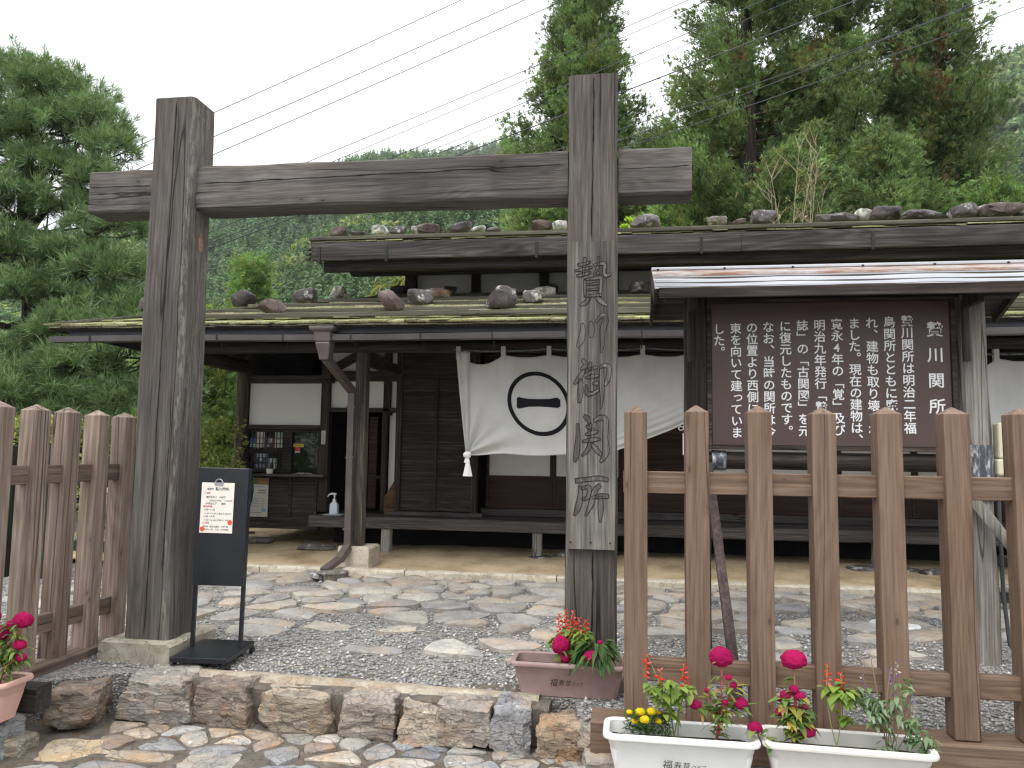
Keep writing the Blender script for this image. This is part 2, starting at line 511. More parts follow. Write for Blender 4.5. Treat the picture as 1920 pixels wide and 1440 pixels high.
def earth():
    t = NT("sandy_earth")
    v = t.obj(False)
    n = t.noise(v, 2.2, 7.0, .62)
    n2 = t.noise(v, 60, 4.0, .7)
    col = t.ramp(t.math('ADD', t.math('MULTIPLY', n, .65), t.math('MULTIPLY', n2, .35)), [(.36, (.27, .205, .125)), (.5, (.50, .395, .245)), (.64, (.62, .51, .345))])
    t.bump(t.math('ADD', n, n2), .7, .02)
    return t.done(col, .95, .1)
M_['earth'] = earth()

def forestfloor():
    t = NT("wooded_hillside")
    v = t.obj(False)
    n = t.noise(v, .05, 8.0, .7)
    return t.done(t.ramp(n, [(.35, (.030, .045, .024)), (.65, (.06, .08, .035))]), .95, .1)
M_['hill'] = forestfloor()

M_['stone_v'] = stone("river_stone", (.50, .50, .52), (.86, .85, .83), (1.15, 1.12, 1.05), 5.0, 0, (.5, .5, .5), (1.05, .86, .66), .55, 1.5, vcol=True)
M_['slab_v'] = stone("layered_rubble_stone", (.42, .42, .44), (.85, .83, .80), (1.22, 1.18, 1.1), 9.0, .18, (1.35, 1.33, 1.25), (1.06, .80, .58), 1.0, 2.5, vcol=True)
M_['flag_v'] = stone("flat_paving_stone", (.48, .48, .50), (.86, .85, .83), (1.18, 1.15, 1.08), 8.0, .1, (1.3, 1.28, 1.2), (1.0, .80, .58), .9, 2.0, vcol=True)
M_['roof_dark'] = stone("dark_purple_boulder", (.036, .030, .031), (.074, .062, .063), (.135, .116, .116), 4.0, .22, (.36, .36, .33), None, .5)
M_['roof_red'] = stone("reddish_boulder", (.055, .041, .038), (.105, .08, .074), (.18, .145, .132), 4.0, .12, (.38, .37, .34), None, .5)
M_['roof_grey'] = stone("grey_boulder", (.052, .047, .046), (.112, .102, .099), (.20, .186, .18), 4.0, .30, (.50, .50, .47), None, .6)
M_['roof_lichen'] = stone("lichen_boulder", (.085, .082, .075), (.19, .185, .165), (.38, .375, .34), 5.0, .75, (.50, .50, .43), None, .8)
M_['roof_rust'] = stone("rust_lichen_boulder", (.09, .06, .05), (.19, .14, .115), (.36, .32, .28), 5.0, .45, (.48, .46, .38), (.32, .17, .07), .8)
M_['roof_tan'] = stone("tan_boulder", (.09, .083, .07), (.185, .17, .142), (.31, .29, .25), 5.0, .35, (.50, .48, .42), None, .7)

ICO = {}
def ico(n):
    if n not in ICO:
        bm = bmesh.new()
        bmesh.ops.create_icosphere(bm, subdivisions=n, radius=1.0)
        ICO[n] = ([v.co.copy() for v in bm.verts], [tuple(v.index for v in f.verts) for f in bm.faces])
        bm.free()
    return ICO[n]

def rock(mb, c, size, seed=0, planes=12, rough=.10, n=3, blocky=0.0, tilt=0.0, yaw=0.0, flat=False, col=None):
    """angular or rounded stone: unit ball clipped by random planes, then scaled"""
    rs = np.random.default_rng(seed * 13 + 5)
    vs, fs = ico(n)
    D = np.array([tuple(v) for v in vs])
    N = unit(rs.normal(size=(planes, 3)))
    Hh = rs.uniform(.62, .95, planes)
    if blocky:
        ax = np.array([(1, 0, 0), (-1, 0, 0), (0, 1, 0), (0, -1, 0), (0, 0, 1), (0, 0, -1.)])
        ax = unit(ax + rs.normal(size=ax.shape) * .10)
        N = np.vstack([N, ax])
        Hh = np.concatenate([Hh * .9 + .38 * blocky, rs.uniform(.72, .84, 6)])
    dots = D @ N.T
    rad = np.min(np.where(dots > .05, Hh / np.maximum(dots, .05), 9.0), axis=1)
    rad = np.minimum(rad, 1.35 if blocky >= .8 else 1.12)
    P = D * rad[:, None]
    k = np.array([mnoise.fractal(Vector(d) * 1.7 + Vector((seed * 3.7, seed * 1.3, 2)), 1.0, 2.1, 4) for d in D])
    P = P * (1 + rough * k)[:, None]
    if blocky >= .8:
        k2 = np.array([mnoise.cell(Vector(d) * 3.3 + Vector((seed, 0, 0))) for d in D])
        P = P * (1 - .05 * k2)[:, None]
    if flat: P[:, 2] = np.maximum(P[:, 2], -.35)
    P = P / np.abs(P).max(0)
    P = P * np.array(size) * .5
    ct, st = math.cos(tilt), math.sin(tilt)
    P = np.stack([P[:, 0] * ct - P[:, 2] * st, P[:, 1], P[:, 0] * st + P[:, 2] * ct], 1)
    cy, sy = math.cos(yaw), math.sin(yaw)
    P = np.stack([P[:, 0] * cy - P[:, 1] * sy, P[:, 0] * sy + P[:, 1] * cy, P[:, 2]], 1)
    P = P + np.array(c)
    mb.add([tuple(p) for p in P], fs, col)

def clip_poly(poly, px, py, nx, ny):
    out = []
    for i in range(len(poly)):
        a, b = poly[i], poly[(i + 1) % len(poly)]
        da = (a[0] - px) * nx + (a[1] - py) * ny
        db = (b[0] - px) * nx + (b[1] - py) * ny
        if da <= 0: out.append(a)
        if da * db < 0:
            t = da / (da - db)
            out.append((a[0] + (b[0] - a[0]) * t, a[1] + (b[1] - a[1]) * t))
    return out

def cells(sites, bounds, asp=1.0):
    x0, x1, y0, y1 = bounds
    res = []
    for i, (sx, sy) in enumerate(sites):
        poly = [(x0, y0), (x1, y0), (x1, y1), (x0, y1)]
        near = sorted((j for j in range(len(sites)) if j != i), key=lambda j: (sites[j][0] - sx) ** 2 + (sites[j][1] - sy) ** 2)[:16]
        for j in near:
            tx, ty = sites[j]
            poly = clip_poly(poly, (sx + tx) / 2, (sy + ty) / 2, tx - sx, ty - sy)
            if len(poly) < 3: break
        res.append(poly)
    return res

def chaikin(poly, k=2, q=.25):
    for _ in range(k):
        o = []
        for i in range(len(poly)):
            a, b = poly[i], poly[(i + 1) % len(poly)]
            o.append((a[0] * (1 - q) + b[0] * q, a[1] * (1 - q) + b[1] * q))
            o.append((a[0] * q + b[0] * (1 - q), a[1] * q + b[1] * (1 - q)))
        poly = o
    return poly

def paver(mb, poly, zb, zt, dome, seed, col, shrink=.92, q=2, lean=0.0, edge=.86):
    cx = sum(p[0] for p in poly) / len(poly)
    cy = sum(p[1] for p in poly) / len(poly)
    poly = chaikin(poly, q)
    poly = [(cx + (x - cx) * shrink, cy + (y - cy) * shrink) for x, y in poly]
    n = len(poly)
    rs = random.Random(seed)
    lx, ly = rs.uniform(-lean, lean), rs.uniform(-lean, lean)
    vs = []
    rings = [(1.0, zb), (1.0, zb + (zt - zb) * .55), (edge + .06, zt - .004), (edge - .1, zt + dome * .45), (.38, zt + dome)]
    for k, (s, z) in enumerate(rings):
        for i, (x, y) in enumerate(poly):
            w = 1 + .10 * mnoise.noise(Vector((x * 9, y * 9, seed * .37)))
            px, py = cx + (x - cx) * s * w, cy + (y - cy) * s * w
            zz = z + (px - cx) * lx + (py - cy) * ly
            if k >= 2: zz += .010 * mnoise.noise(Vector((px * 7, py * 7, seed))) + .007 * mnoise.noise(Vector((px * 22, py * 22, seed)))
            vs.append((px, py, zz))
    vs.append((cx, cy, zt + dome))
    fs = []
    for k in range(len(rings) - 1):
        for i in range(n):
            j = (i + 1) % n
            fs.append((k * n + i, k * n + j, (k + 1) * n + j, (k + 1) * n + i))
    for i in range(n):
        fs.append(((len(rings) - 1) * n + i, (len(rings) - 1) * n + (i + 1) % n, len(vs) - 1))
    mb.add(vs, fs, col)

# text: glyph outlines of Blender's own fonts turned into mesh, laid in the XZ plane facing -Y
GLY = {}
_fc = bpy.data.curves.new("glyph", 'FONT')
_fc.resolution_u = 3
_fo = bpy.data.objects.new("glyph", _fc)
COL.objects.link(_fo)
def glyph(ch, bold=0.0):
    k = (ch, bold)
    if k not in GLY:
        _fc.body = ch
        _fc.offset = bold
        bpy.context.view_layer.update()
        me = bpy.data.meshes.new_from_object(_fo.evaluated_get(bpy.context.evaluated_depsgraph_get()))
        GLY[k] = ([tuple(v.co) for v in me.vertices], [tuple(p.vertices) for p in me.polygons])
        bpy.data.meshes.remove(me)
    return GLY[k]
def put(mb, ch, x, y, z, s, bold=0.0, sx=1.0, slant=0.0, col=None, fn=None):
    """lower left of the em square at (x,z)"""
    vs, fs = glyph(ch, bold)
    if not vs: return
    pts = [(x + (a * sx + b * slant) * s, y, z + (b + .1) * s) for a, b, c in vs]
    if fn: pts = [fn(p) for p in pts]
    mb.add(pts, fs, col)
def line(mb, txt, x, y, z, s, bold=0.0, sx=1.0, col=None, adv=1.0, slant=0.0, fn=None):
    for ch in txt:
        put(mb, ch, x, y, z, s, bold, sx, slant, col, fn)
        x += s * sx * adv * (.56 if ord(ch) < 0x2000 else 1.0)

# ------------------------------------------------------------------ SETTING: ground
def sheet(name, poly, z, mat, kind='structure'):
    mb = MB()
    mb.add([(x, y, z) for x, y in poly], [tuple(range(len(poly)))])
    o = mb.build(name, mat)
    return tag(o, kind=kind)
# lower ground reaches the horizon; the gravel terrace is a slab on it
sheet("ground", [(-850, -850), (850, -850), (850, 850), (-850, 850)], -.30, M_['gravel'])
mb = MB()
terr = [(-40, -6), (-3.04, -6), (-3.04, 3.3), (-2.98, 3.62), (-2.55, 3.92), (-.25, 3.88), (-.22, 3.66), (-.02, 3.62), (.0, 3.56), (14, 3.56), (14, 24), (-40, 24)]
n = len(terr)
mb.add([(x, y, 0) for x, y in terr] + [(x, y, -.4) for x, y in terr], [tuple(range(n))] + [(i, n + i, n + (i + 1) % n, (i + 1) % n) for i in range(n)])
tag(mb.build("gravel_terrace", M_['gravel']), kind='structure')

def surf(name, x0, x1, y0, y1, zf, mat, nx=60, ny=30):
    mb = MB()
    vs = [(x0 + (x1 - x0) * i / nx, y0 + (y1 - y0) * j / ny, 0) for j in range(ny + 1) for i in range(nx + 1)]
    vs = [(x, y, zf(x, y)) for x, y, _ in vs]
    mb.add(vs, [(j * (nx + 1) + i, j * (nx + 1) + i + 1, (j + 1) * (nx + 1) + i + 1, (j + 1) * (nx + 1) + i) for j in range(ny) for i in range(nx)])
    return tag(mb.build(name, mat, smooth=True, ang=60), kind='structure')
surf("earth_apron", -6.0, 9.0, 7.30, 11.5, lambda x, y: .045 + .05 * min(1, max(0, (y - 7.3) / 1.1)) + .018 * mnoise.noise(Vector((x * 1.6, y * 1.6, 0))) + .008 * mnoise.noise(Vector((x * 6, y * 6, 3))), M_['earth'], 110, 40)
mb = MB()
x = -5.2
k = 0
while x < 8:
    w = random.uniform(1.4, 2.2)
    mb.bar((x + .004, 7.245 + random.uniform(-.01, .01), .012), (x + w - .004, 7.245 + random.uniform(-.01, .01), .012), .12, .12, 10, .012, .018, seed=k)
    x += w
    k += 1
tag(mb.build("kerb", M_['kerb'], smooth=True), kind='structure')

# cobbled path of embedded river stones
pal = [(.48, .455, .41), (.51, .485, .43), (.43, .42, .405), (.47, .435, .385), (.39, .395, .40), (.50, .46, .395), (.54, .52, .475), (.45, .41, .37), (.43, .42, .40)]
sites = []
y = 4.55
row = 0
while y < 7.15:
    far = (y - 4.5) / 2.6
    dx = .44 - .06 * far
    x = -4.6 + (row % 2) * dx / 2
    while x < 5.2:
        sites.append((x + random.uniform(-.17, .17), y + random.uniform(-.10, .10)))
        x += dx * random.uniform(.5, 1.6)
    y += .275 - .045 * far
    row += 1
mb = MB()
for i, (s, poly) in enumerate(zip(sites, cells(sites, (-4.8, 5.4, 4.45, 7.17)))):
    if len(poly) < 4: continue
    x, y = s
    keep = .96 if y > 5.7 else (.80 if y > 5.15 else .45)
    if x > 1.0 or x < -3.3: keep *= .62 if y < 6.4 else .9
    if random.random() > keep: continue
    if (x + .2) ** 2 + (y - 4.25) ** 2 < .12 or (x - 2.08) ** 2 + (y - 5.0) ** 2 < .06 or (x - .45) ** 2 + (y - 5.05) ** 2 < .06: continue
    if y < 4.75 and (x < -2.0 or x > -.2): continue
    if x < -3.4 and y < 5.2: continue
    c = random.choice(pal)
    j = random.uniform(.70, .95)
    paver(mb, poly, -.05, random.uniform(.012, .034), random.uniform(.005, .020), i, tuple(q * j for q in c), random.uniform(.84, .97) if y > 5.7 else random.uniform(.66, .92), random.choice((1, 2, 2)), .07, .92)
tag(mb.build("stone_path", M_['stone_v'], smooth=True, ang=50), kind='structure')

# loose gravel: small stones strewn over the terrace (uncountable)
def pebbles(name, spots, smin, smax, seed):
    rs = np.random.default_rng(seed)
    base = np.array([(1, 0, 0), (-1, 0, 0), (0, 1, 0), (0, -1, 0), (0, 0, 1), (0, 0, -.6)], float)
    tri = np.array([(0, 2, 4), (2, 1, 4), (1, 3, 4), (3, 0, 4), (2, 0, 5), (1, 2, 5), (3, 1, 5), (0, 3, 5)])
    n = len(spots)
    s = rs.uniform(smin, smax, n) ** 1.0
    V = base[None] * (1 + rs.uniform(-.35, .35, (n, 6, 1))) * np.stack([s * rs.uniform(.8, 1.4, n), s * rs.uniform(.7, 1.1, n), s * rs.uniform(.4, .8, n)], 1)[:, None, :]
    a = rs.uniform(0, 6.28, n)
    c, si = np.cos(a)[:, None], np.sin(a)[:, None]
    V = np.stack([V[:, :, 0] * c - V[:, :, 1] * si, V[:, :, 0] * si + V[:, :, 1] * c, V[:, :, 2]], 2) + spots[:, None, :]
    Fc = (tri[None] + (np.arange(n) * 6)[:, None, None]).reshape(-1, 3)
    g = rs.choice(np.array([(.18, .18, .175), (.28, .275, .26), (.36, .35, .335), (.42, .41, .39), (.48, .43, .36), (.60, .59, .57), (.27, .28, .30)]), n, p=[.18, .26, .22, .14, .07, .05, .08])
    C = np.repeat(g * rs.uniform(.8, 1.15, (n, 1)), 6, 0)
    return tag(np_mesh(name, V.reshape(-1, 3), Fc, M_['stone_v2'], C), kind='stuff')
M_['stone_v2'] = plain("pebble", (1, 1, 1), .85, 0, .2, .12, 20.0, vcol=True)
sp = []
while len(sp) < 26000:
    x, y = rng.uniform(-6, 4.5), 3.6 + 3.7 * rng.random() ** 1.5
    if x < -.22 and y < 3.95: continue
    if x < -3.0 and rng.random() < .5: continue
    sp.append((x, y, .003))
pebbles("loose_gravel", np.array(sp), .006, .017, 3)

# ------------------------------------------------------------------ stone steps
st = empty("stone_steps", (-1.4, 3.6, -.2), "rough rubble stone steps with mortar joints leading up to the timber gate", "steps")
# riser stones: X range, top z, bottom z, front Y, colour
risers = [(-2.98, -2.80, 3.20, -.04, -.26, (.31, .315, .33)), (-2.83, -2.62, 3.52, .0, -.19, (.27, .23, .195)), (-2.62, -2.19, 3.74, .005, -.185, (.40, .38, .35)),
          (-2.17, -1.86, 3.75, .0, -.20, (.32, .27, .23)), (-1.84, -1.42, 3.74, -.01, -.21, (.48, .42, .34)), (-1.41, -1.09, 3.70, -.012, -.19, (.40, .36, .32)),
          (-1.06, -.87, 3.68, -.02, -.20, (.46, .41, .345)), (-.86, -.64, 3.67, -.01, -.185, (.37, .34, .31)), (-.63, -.45, 3.66, .0, -.205, (.37, .375, .39)),
          (-.425, -.12, 3.60, -.035, -.25, (.42, .325, .24))]
for i, (xa, xb, yf, zt, zb, c) in enumerate(risers):
    mb = MB()
    rock(mb, ((xa + xb) / 2, yf + .115, (zt + zb) / 2 + .004), (xb - xa + .055, .31, zt - zb + .045), 40 + i, 12, .06, 5, 1.0, 0, .35 if i == 1 else (.9 if i == 0 else 0), col=c)
    mb.c = [tuple(q * .86 for q in c_) for c_ in mb.c]; mb.build("riser_stone", M_['slab_v'], st, True, ang=22)
mb = MB()
mb.bar((-2.58, 3.975, -.105), (-.36, 3.90, -.105), .30, .21, 24, .012, .02)
mb.build("mortar_core", M_['mortar'], st, True)
# sandy coping strip behind the riser stones
mb = MB()
xs = np.linspace(-2.30, -.42, 40)
top, bot = [], []
for x in xs:
    t = (x + 2.3) / 1.88
    yb = 4.00 - .10 * t
    yf_ = 3.86 - .09 * t
    for q, (yy, zz) in enumerate([(yf_ + .03 * mnoise.noise(Vector((x * 5, 0, 0))), -.03), (yf_ + .05 + .03 * mnoise.noise(Vector((x * 6, 1, 0))), .012), ((yf_ + yb) / 2, .02 + .006 * mnoise.noise(Vector((x * 9, 2, 0)))), (yb + .03 * mnoise.noise(Vector((x * 4, 5, 0))), .012), (yb + .06, -.03)]):
        top.append((x, yy, zz))
mb.add(top, [(i * 5 + k, i * 5 + k + 1, (i + 1) * 5 + k + 1, (i + 1) * 5 + k) for i in range(39) for k in range(4)])
mb.build("coping", M_['coping'], st, True)
# lower tread: mortar bed and flat stones
mb = MB()
nx, ny = 60, 14
vs = [(-3.0 + 2.95 * i / nx, 3.0 + .86 * j / ny, -.195 + .012 * mnoise.noise(Vector((i * .35, j * .5, 0)))) for j in range(ny + 1) for i in range(nx + 1)]
mb.add(vs, [(j * (nx + 1) + i, j * (nx + 1) + i + 1, (j + 1) * (nx + 1) + i + 1, (j + 1) * (nx + 1) + i) for j in range(ny) for i in range(nx)])
mb.build("tread", M_['mortar'], st, True)
fl = []
for (y, dx, off) in ((3.66, .17, 0), (3.575, .22, .08), (3.46, .30, .03), (3.34, .34, .14), (3.20, .38, .05), (3.04, .4, .1)):
    x = -2.70 + off
    while x < -.2:
        fl.append((x + random.uniform(-.05, .05), y + random.uniform(-.025, .025)))
        x += dx * random.uniform(.75, 1.35)
fp = [(.42, .405, .375), (.36, .365, .375), (.285, .30, .33), (.50, .47, .42), (.45, .385, .31), (.38, .31, .265), (.47, .46, .44)]
big = {-2.47: (3.31, .44, .26, (.47, .41, .31)), -1.83: (3.30, .30, .22, (.40, .38, .34)), -1.40: (3.28, .42, .24, (.31, .325, .345)), -.98: (3.22, .28, .2, (.42, .31, .25))}
for i, (s, poly) in enumerate(zip(fl, cells(fl, (-2.78, -.12, 2.95, 3.71)))):
    if len(poly) < 3: continue
    if any(abs(s[0] - bx) < b[1] / 2 + .02 and abs(s[1] - b[0]) < b[2] / 2 + .02 for bx, b in big.items()): continue
    if s[0] < -2.45 and s[1] > 3.45 and random.random() < .6: continue
    mb = MB()
    c = random.choice(fp)
    j = random.uniform(.78, 1.05)
    paver(mb, poly, -.22, -.188 + random.uniform(0, .008), .005, 500 + i, tuple(q * j for q in c), random.uniform(.82, .93), 1, .05, .94)
    mb.build("flat_stone", M_['flag_v'], st, True, ang=45)
for i, (bx, (by, w, d, c)) in enumerate(big.items()):
    mb = MB()
    rock(mb, (bx, by, -.29), (w, d, .235), 80 + i, 7, .07, 4, 1.0, 0, .05, col=c)
    mb.build("edge_stone", M_['flag_v'], st, True, ang=22)
# side wall stones left of the steps and the stone block right of them
for i, (c, s, col) in enumerate([((-2.87, 3.16, -.17), (.26, .26, .24), (.30, .31, .32)), ((-2.80, 3.30, -.20), (.20, .22, .18), (.36, .34, .28)), ((-2.85, 2.92, -.22), (.28, .28, .26), (.33, .34, .35)),
                                 ((-.10, 3.62, -.06), (.26, .22, .12), (.33, .32, .30)), ((-.09, 3.50, -.15), (.25, .22, .18), (.36, .34, .31)), ((-.10, 3.34, -.22), (.27, .22, .22), (.38, .37, .35)), ((-.02, 3.18, -.26), (.25, .2, .2), (.34, .34, .33))]):
    mb = MB()
    rock(mb, c, s, 120 + i, 8, .09, 4, .8, 0, .2, col=col)
    mb.build("side_stone", M_['slab_v'], st, True, ang=22)

# ------------------------------------------------------------------ timber gate
ga = empty("wooden_gate", (-1.4, 4.22, 0), "tall weathered grey timber gate of two square posts and one crossbeam", "gate")
mb = MB()
mb.bar((-2.69, 4.23, .10), (-2.695, 4.23, 3.30), .285, .26, 30, .010, .022, seed=1, taper=.93)
mb.build("post", M_['postL'], ga, True)
mb = MB()
mb.bar((-.185, 4.235, -.02), (-.185, 4.235, 3.29), .272, .26, 30, .006, .014, seed=2, taper=.985)
mb.build("post", M_['post'], ga, True)
mb = MB()
mb.bar((-3.27, 4.27, 2.755), (-2.835, 4.27, 2.755), .20, .262, 6, .006, .012, seed=5)
mb.bar((-2.56, 4.27, 2.755), (-.325, 4.27, 2.755), .20, .265, 24, .010, .014, seed=6)
mb.bar((-.045, 4.27, 2.752), (.352, 4.27, 2.748), .20, .262, 6, .006, .012, seed=7)
mb.build("crossbeam", M_['beam'], ga, True)
mb = MB()
mb.bar((-2.712, 4.03, .045), (-2.712, 4.53, .045), .43, .14, 10, .012, .02, seed=9)
mb.build("base_stone", M_['concrete'], ga, True)
mb = MB()
mb.bar((-.19, 4.02, .02), (-.19, 4.46, .02), .42, .09, 8, .012, .02, seed=10)
mb.build("base_stone", M_['concrete'], ga, True)
# knot on the left post's inner face and wide drying cracks
mb = MB()
vs, fs = ico(2)
mb.add([(-2.562 + v.x * .006, 4.25 + v.y * .022 , 2.44 + v.z * .065) for v in vs], fs)
mb.build("knot", plain("orange_knot_wood", (.30, .17, .10), .8, var=.5, scale=40), ga, True)
def crack(path, wmax, seed, parent, front, axis):
    """a drying crack: a jagged dark sliver standing 1 mm proud of the face"""
    mb = MB()
    L, Rr = [], []
    n = len(path)
    for i, (a, b) in enumerate(path):
        w = wmax * (.35 + .65 * abs(mnoise.noise(Vector((i * .35, seed, 0))))) * (0.15 if i in (0, n - 1) else 1)
        off = .006 * mnoise.noise(Vector((i * .22, seed * 3, 1)))
        if axis == 'z': L.append((a + off - w, front, b)); Rr.append((a + off + w, front, b))
        else: L.append((a, front, b + off + w)); Rr.append((a, front, b + off - w))
    mb.add(L + Rr, [(i, i + 1, n + i + 1, n + i) for i in range(n - 1)])
    return mb.build("drying_crack", M_['crackdark'], parent)
M_['crackdark'] = plain("crack_shadow_wood", (.012, .011, .010), .95)
gp = [c for c in ga.children if c.name.startswith("post")]
gb = [c for c in ga.children if c.name.startswith("crossbeam")][0]
ln = lambda a0, b0, a1, b1, n=40: [(a0 + (a1 - a0) * k / n, b0 + (b1 - b0) * k / n) for k in range(n + 1)]
crack(ln(-2.668, 3.27, -2.69, .14, 70), .0075, 1, gp[0], 4.0915, 'z')
crack(ln(-2.60, 1.5, -2.60, .5), .005, 2, gp[0], 4.0915, 'z')
crack(ln(-.178, 3.28, -.19, 2.36, 40), .007, 3, gp[1], 4.0985, 'z')
crack(ln(-.175, .69, -.18, .02, 24), .008, 4, gp[1], 4.0985, 'z')
crack(ln(-2.5, 2.775, -.34, 2.80, 60), .0075, 5, gb, 4.157, 'x')
crack(ln(-3.26, 2.78, -2.85, 2.775, 16), .006, 6, gb, 4.158, 'x')
crack(ln(-.03, 2.76, .34, 2.765, 16), .006, 7, gb, 4.158, 'x')
nb = MB()
nb.bar((-.184, 4.086, .70), (-.184, 4.086, 2.335), .252, .028, 16, .003, .004, seed=12)
nbo = nb.build("name_board", M_['nameboard'], ga, True)
# carved brush characters, stroke by stroke: (x, y, width) in a unit square
BR = {
 '贄': [[(.10, .86, .04), (.30, .88, .05), (.46, .93, .03)], [(.30, 1.03, .05), (.29, .85, .06), (.25, .58, .03)], [(.02, .72, .03), (.28, .76, .05), (.50, .80, .03)], [(.08, .60, .04), (.30, .64, .05), (.47, .68, .03)],
        [(.54, .84, .03), (.74, .88, .05), (.84, .86, .06), (.83, .68, .05), (.88, .60, .06), (1.02, .64, .03)], [(.67, 1.04, .04), (.66, .82, .05), (.55, .62, .03)], [(.58, .72, .03), (.70, .64, .05)],
        [(.30, .52, .04), (.31, .30, .06), (.31, .13, .04)], [(.30, .51, .03), (.58, .54, .05), (.74, .54, .06), (.73, .30, .06), (.73, .12, .04)], [(.34, .40, .03), (.70, .42, .03)], [(.34, .27, .03), (.70, .29, .03)], [(.28, .13, .03), (.76, .15, .05)],
        [(.44, .10, .05), (.32, -.02, .07), (.16, -.08, .02)], [(.60, .10, .04), (.76, .0, .08), (.92, -.10, .03)]],
 '川': [[(.22, .72, .05), (.26, .55, .10), (.20, .30, .12), (.10, .12, .04)], [(.46, .78, .05), (.50, .60, .11), (.48, .36, .07)], [(.60, .74, .04), (.78, .93, .07), (.88, .82, .12), (.80, .52, .10), (.80, .22, .08), (.76, -.02, .03)]],
 '御': [[(.24, 1.04, .05), (.34, .92, .09), (.20, .80, .03)], [(.30, .80, .05), (.18, .62, .09), (.02, .46, .03)], [(.20, .58, .07), (.20, .30, .10), (.17, .02, .05)], [(.48, .98, .05), (.42, .82, .07), (.34, .72, .02)],
        [(.40, .80, .03), (.56, .84, .06), (.66, .86, .03)], [(.34, .60, .03), (.52, .64, .07), (.68, .66, .03)], [(.53, .84, .04), (.52, .60, .07), (.50, .26, .05)], [(.52, .46, .03), (.68, .48, .06)], [(.36, .44, .04), (.38, .24, .07), (.52, .24, .06), (.70, .32, .03)],
        [(.72, .84, .04), (.86, .90, .07), (.97, .84, .08), (.94, .58, .08), (.86, .42, .04)], [(.76, .86, .06), (.78, .50, .09), (.78, .08, .05), (.75, -.12, .02)]],
 '関': [[(.12, .80, .05), (.14, .50, .08), (.10, .12, .10), (.05, -.06, .03)], [(.30, .98, .05), (.42, .90, .08), (.44, .80, .03)], [(.36, .76, .03), (.44, .72, .07), (.50, .80, .03)], [(.56, .86, .04), (.74, .94, .07), (.88, .88, .10), (.87, .50, .10), (.88, .16, .12), (.74, -.06, .03)],
        [(.34, .56, .03), (.52, .60, .07), (.68, .64, .03)], [(.26, .40, .03), (.50, .44, .07), (.74, .46, .03)], [(.54, .70, .04), (.50, .44, .07), (.40, .22, .07), (.24, .08, .02)], [(.50, .36, .04), (.64, .22, .08), (.78, .10, .05)]],
 '所': [[(.08, .82, .08), (.40, .86, .07), (.70, .89, .08), (.94, .86, .05)], [(.20, .70, .05), (.22, .48, .09), (.16, .22, .10), (.06, .02, .03)], [(.24, .64, .04), (.44, .68, .07), (.42, .46, .07), (.26, .40, .03)], [(.74, .74, .06), (.60, .60, .09), (.50, .30, .09), (.36, .02, .03)],
        [(.52, .44, .04), (.76, .48, .08), (.96, .48, .06)], [(.74, .48, .07), (.75, .20, .10), (.74, -.12, .03)]],
}
def stroke_poly(pts, x0, z0, sx, sz):
    P = [Vector((x, y, w)) for x, y, w in pts]
    out = []
    for i in range(len(P) - 1):       # smooth the stroke
        a, b = P[i], P[i + 1]
        pa, nb_ = P[max(i - 1, 0)], P[min(i + 2, len(P) - 1)]
        for k in range(5):
            t = k / 5
            out.append(.5 * ((2 * a) + (b - pa) * t + (2 * pa - 5 * a + 4 * b - nb_) * t * t + (3 * a - pa - 3 * b + nb_) * t ** 3))
    out.append(P[-1])
    L, Rr = [], []
    for i, p in enumerate(out):
        d = out[min(i + 1, len(out) - 1)] - out[max(i - 1, 0)]
        nrm = Vector((-d.y, d.x)).normalized() if Vector((d.x, d.y)).length > 0 else Vector((0, 1))
        w = max(p.z, .015) * .74
        L.append((x0 + (p.x + nrm.x * w) * sx, z0 + (p.y + nrm.y * w) * sz))
        Rr.append((x0 + (p.x - nrm.x * w) * sx, z0 + (p.y - nrm.y * w) * sz))
    return L, Rr
ch_z = {'贄': (2.005, .195, .235), '川': (1.735, .19, .21), '御': (1.46, .195, .225), '関': (1.165, .195, .235), '所': (.868, .20, .225)}
gv, fl_ = MB(), MB()
for ch, (z0, sx, sz) in ch_z.items():
    for q, stq in enumerate(BR[ch]):
        L, Rr = stroke_poly(stq, -.184 - .5 * sx, z0, sx, sz)
        loop = L + Rr[::-1]
        gv.tube([(x, 4.0705, z) for x, z in loop + loop[:1]], .0019, 4, False)
        fl_.add([(x, 4.0712 - .00006 * q, z) for x, z in L + Rr], [(i, i + 1, len(L) + i + 1, len(L) + i) for i in range(len(L) - 1)])
fl_.build("character_face", M_['carved'] if 'carved' in M_ else wood("carved_character_wood", (.050, .046, .042), (.128, .118, .108), (.27, .25, .23), 'z', 1.0, .4, .3, .4, 0, .5), nbo)
gv.build("carved_lettering", plain("carved_groove", (.018, .017, .017), .9), nbo)
mb = MB()
for x in (-.29, -.185, -.085):
    mb.tube([(x, 4.074, .735), (x, 4.069, .735)], .005, 8)
mb.build("nail", M_['iron'], nbo)

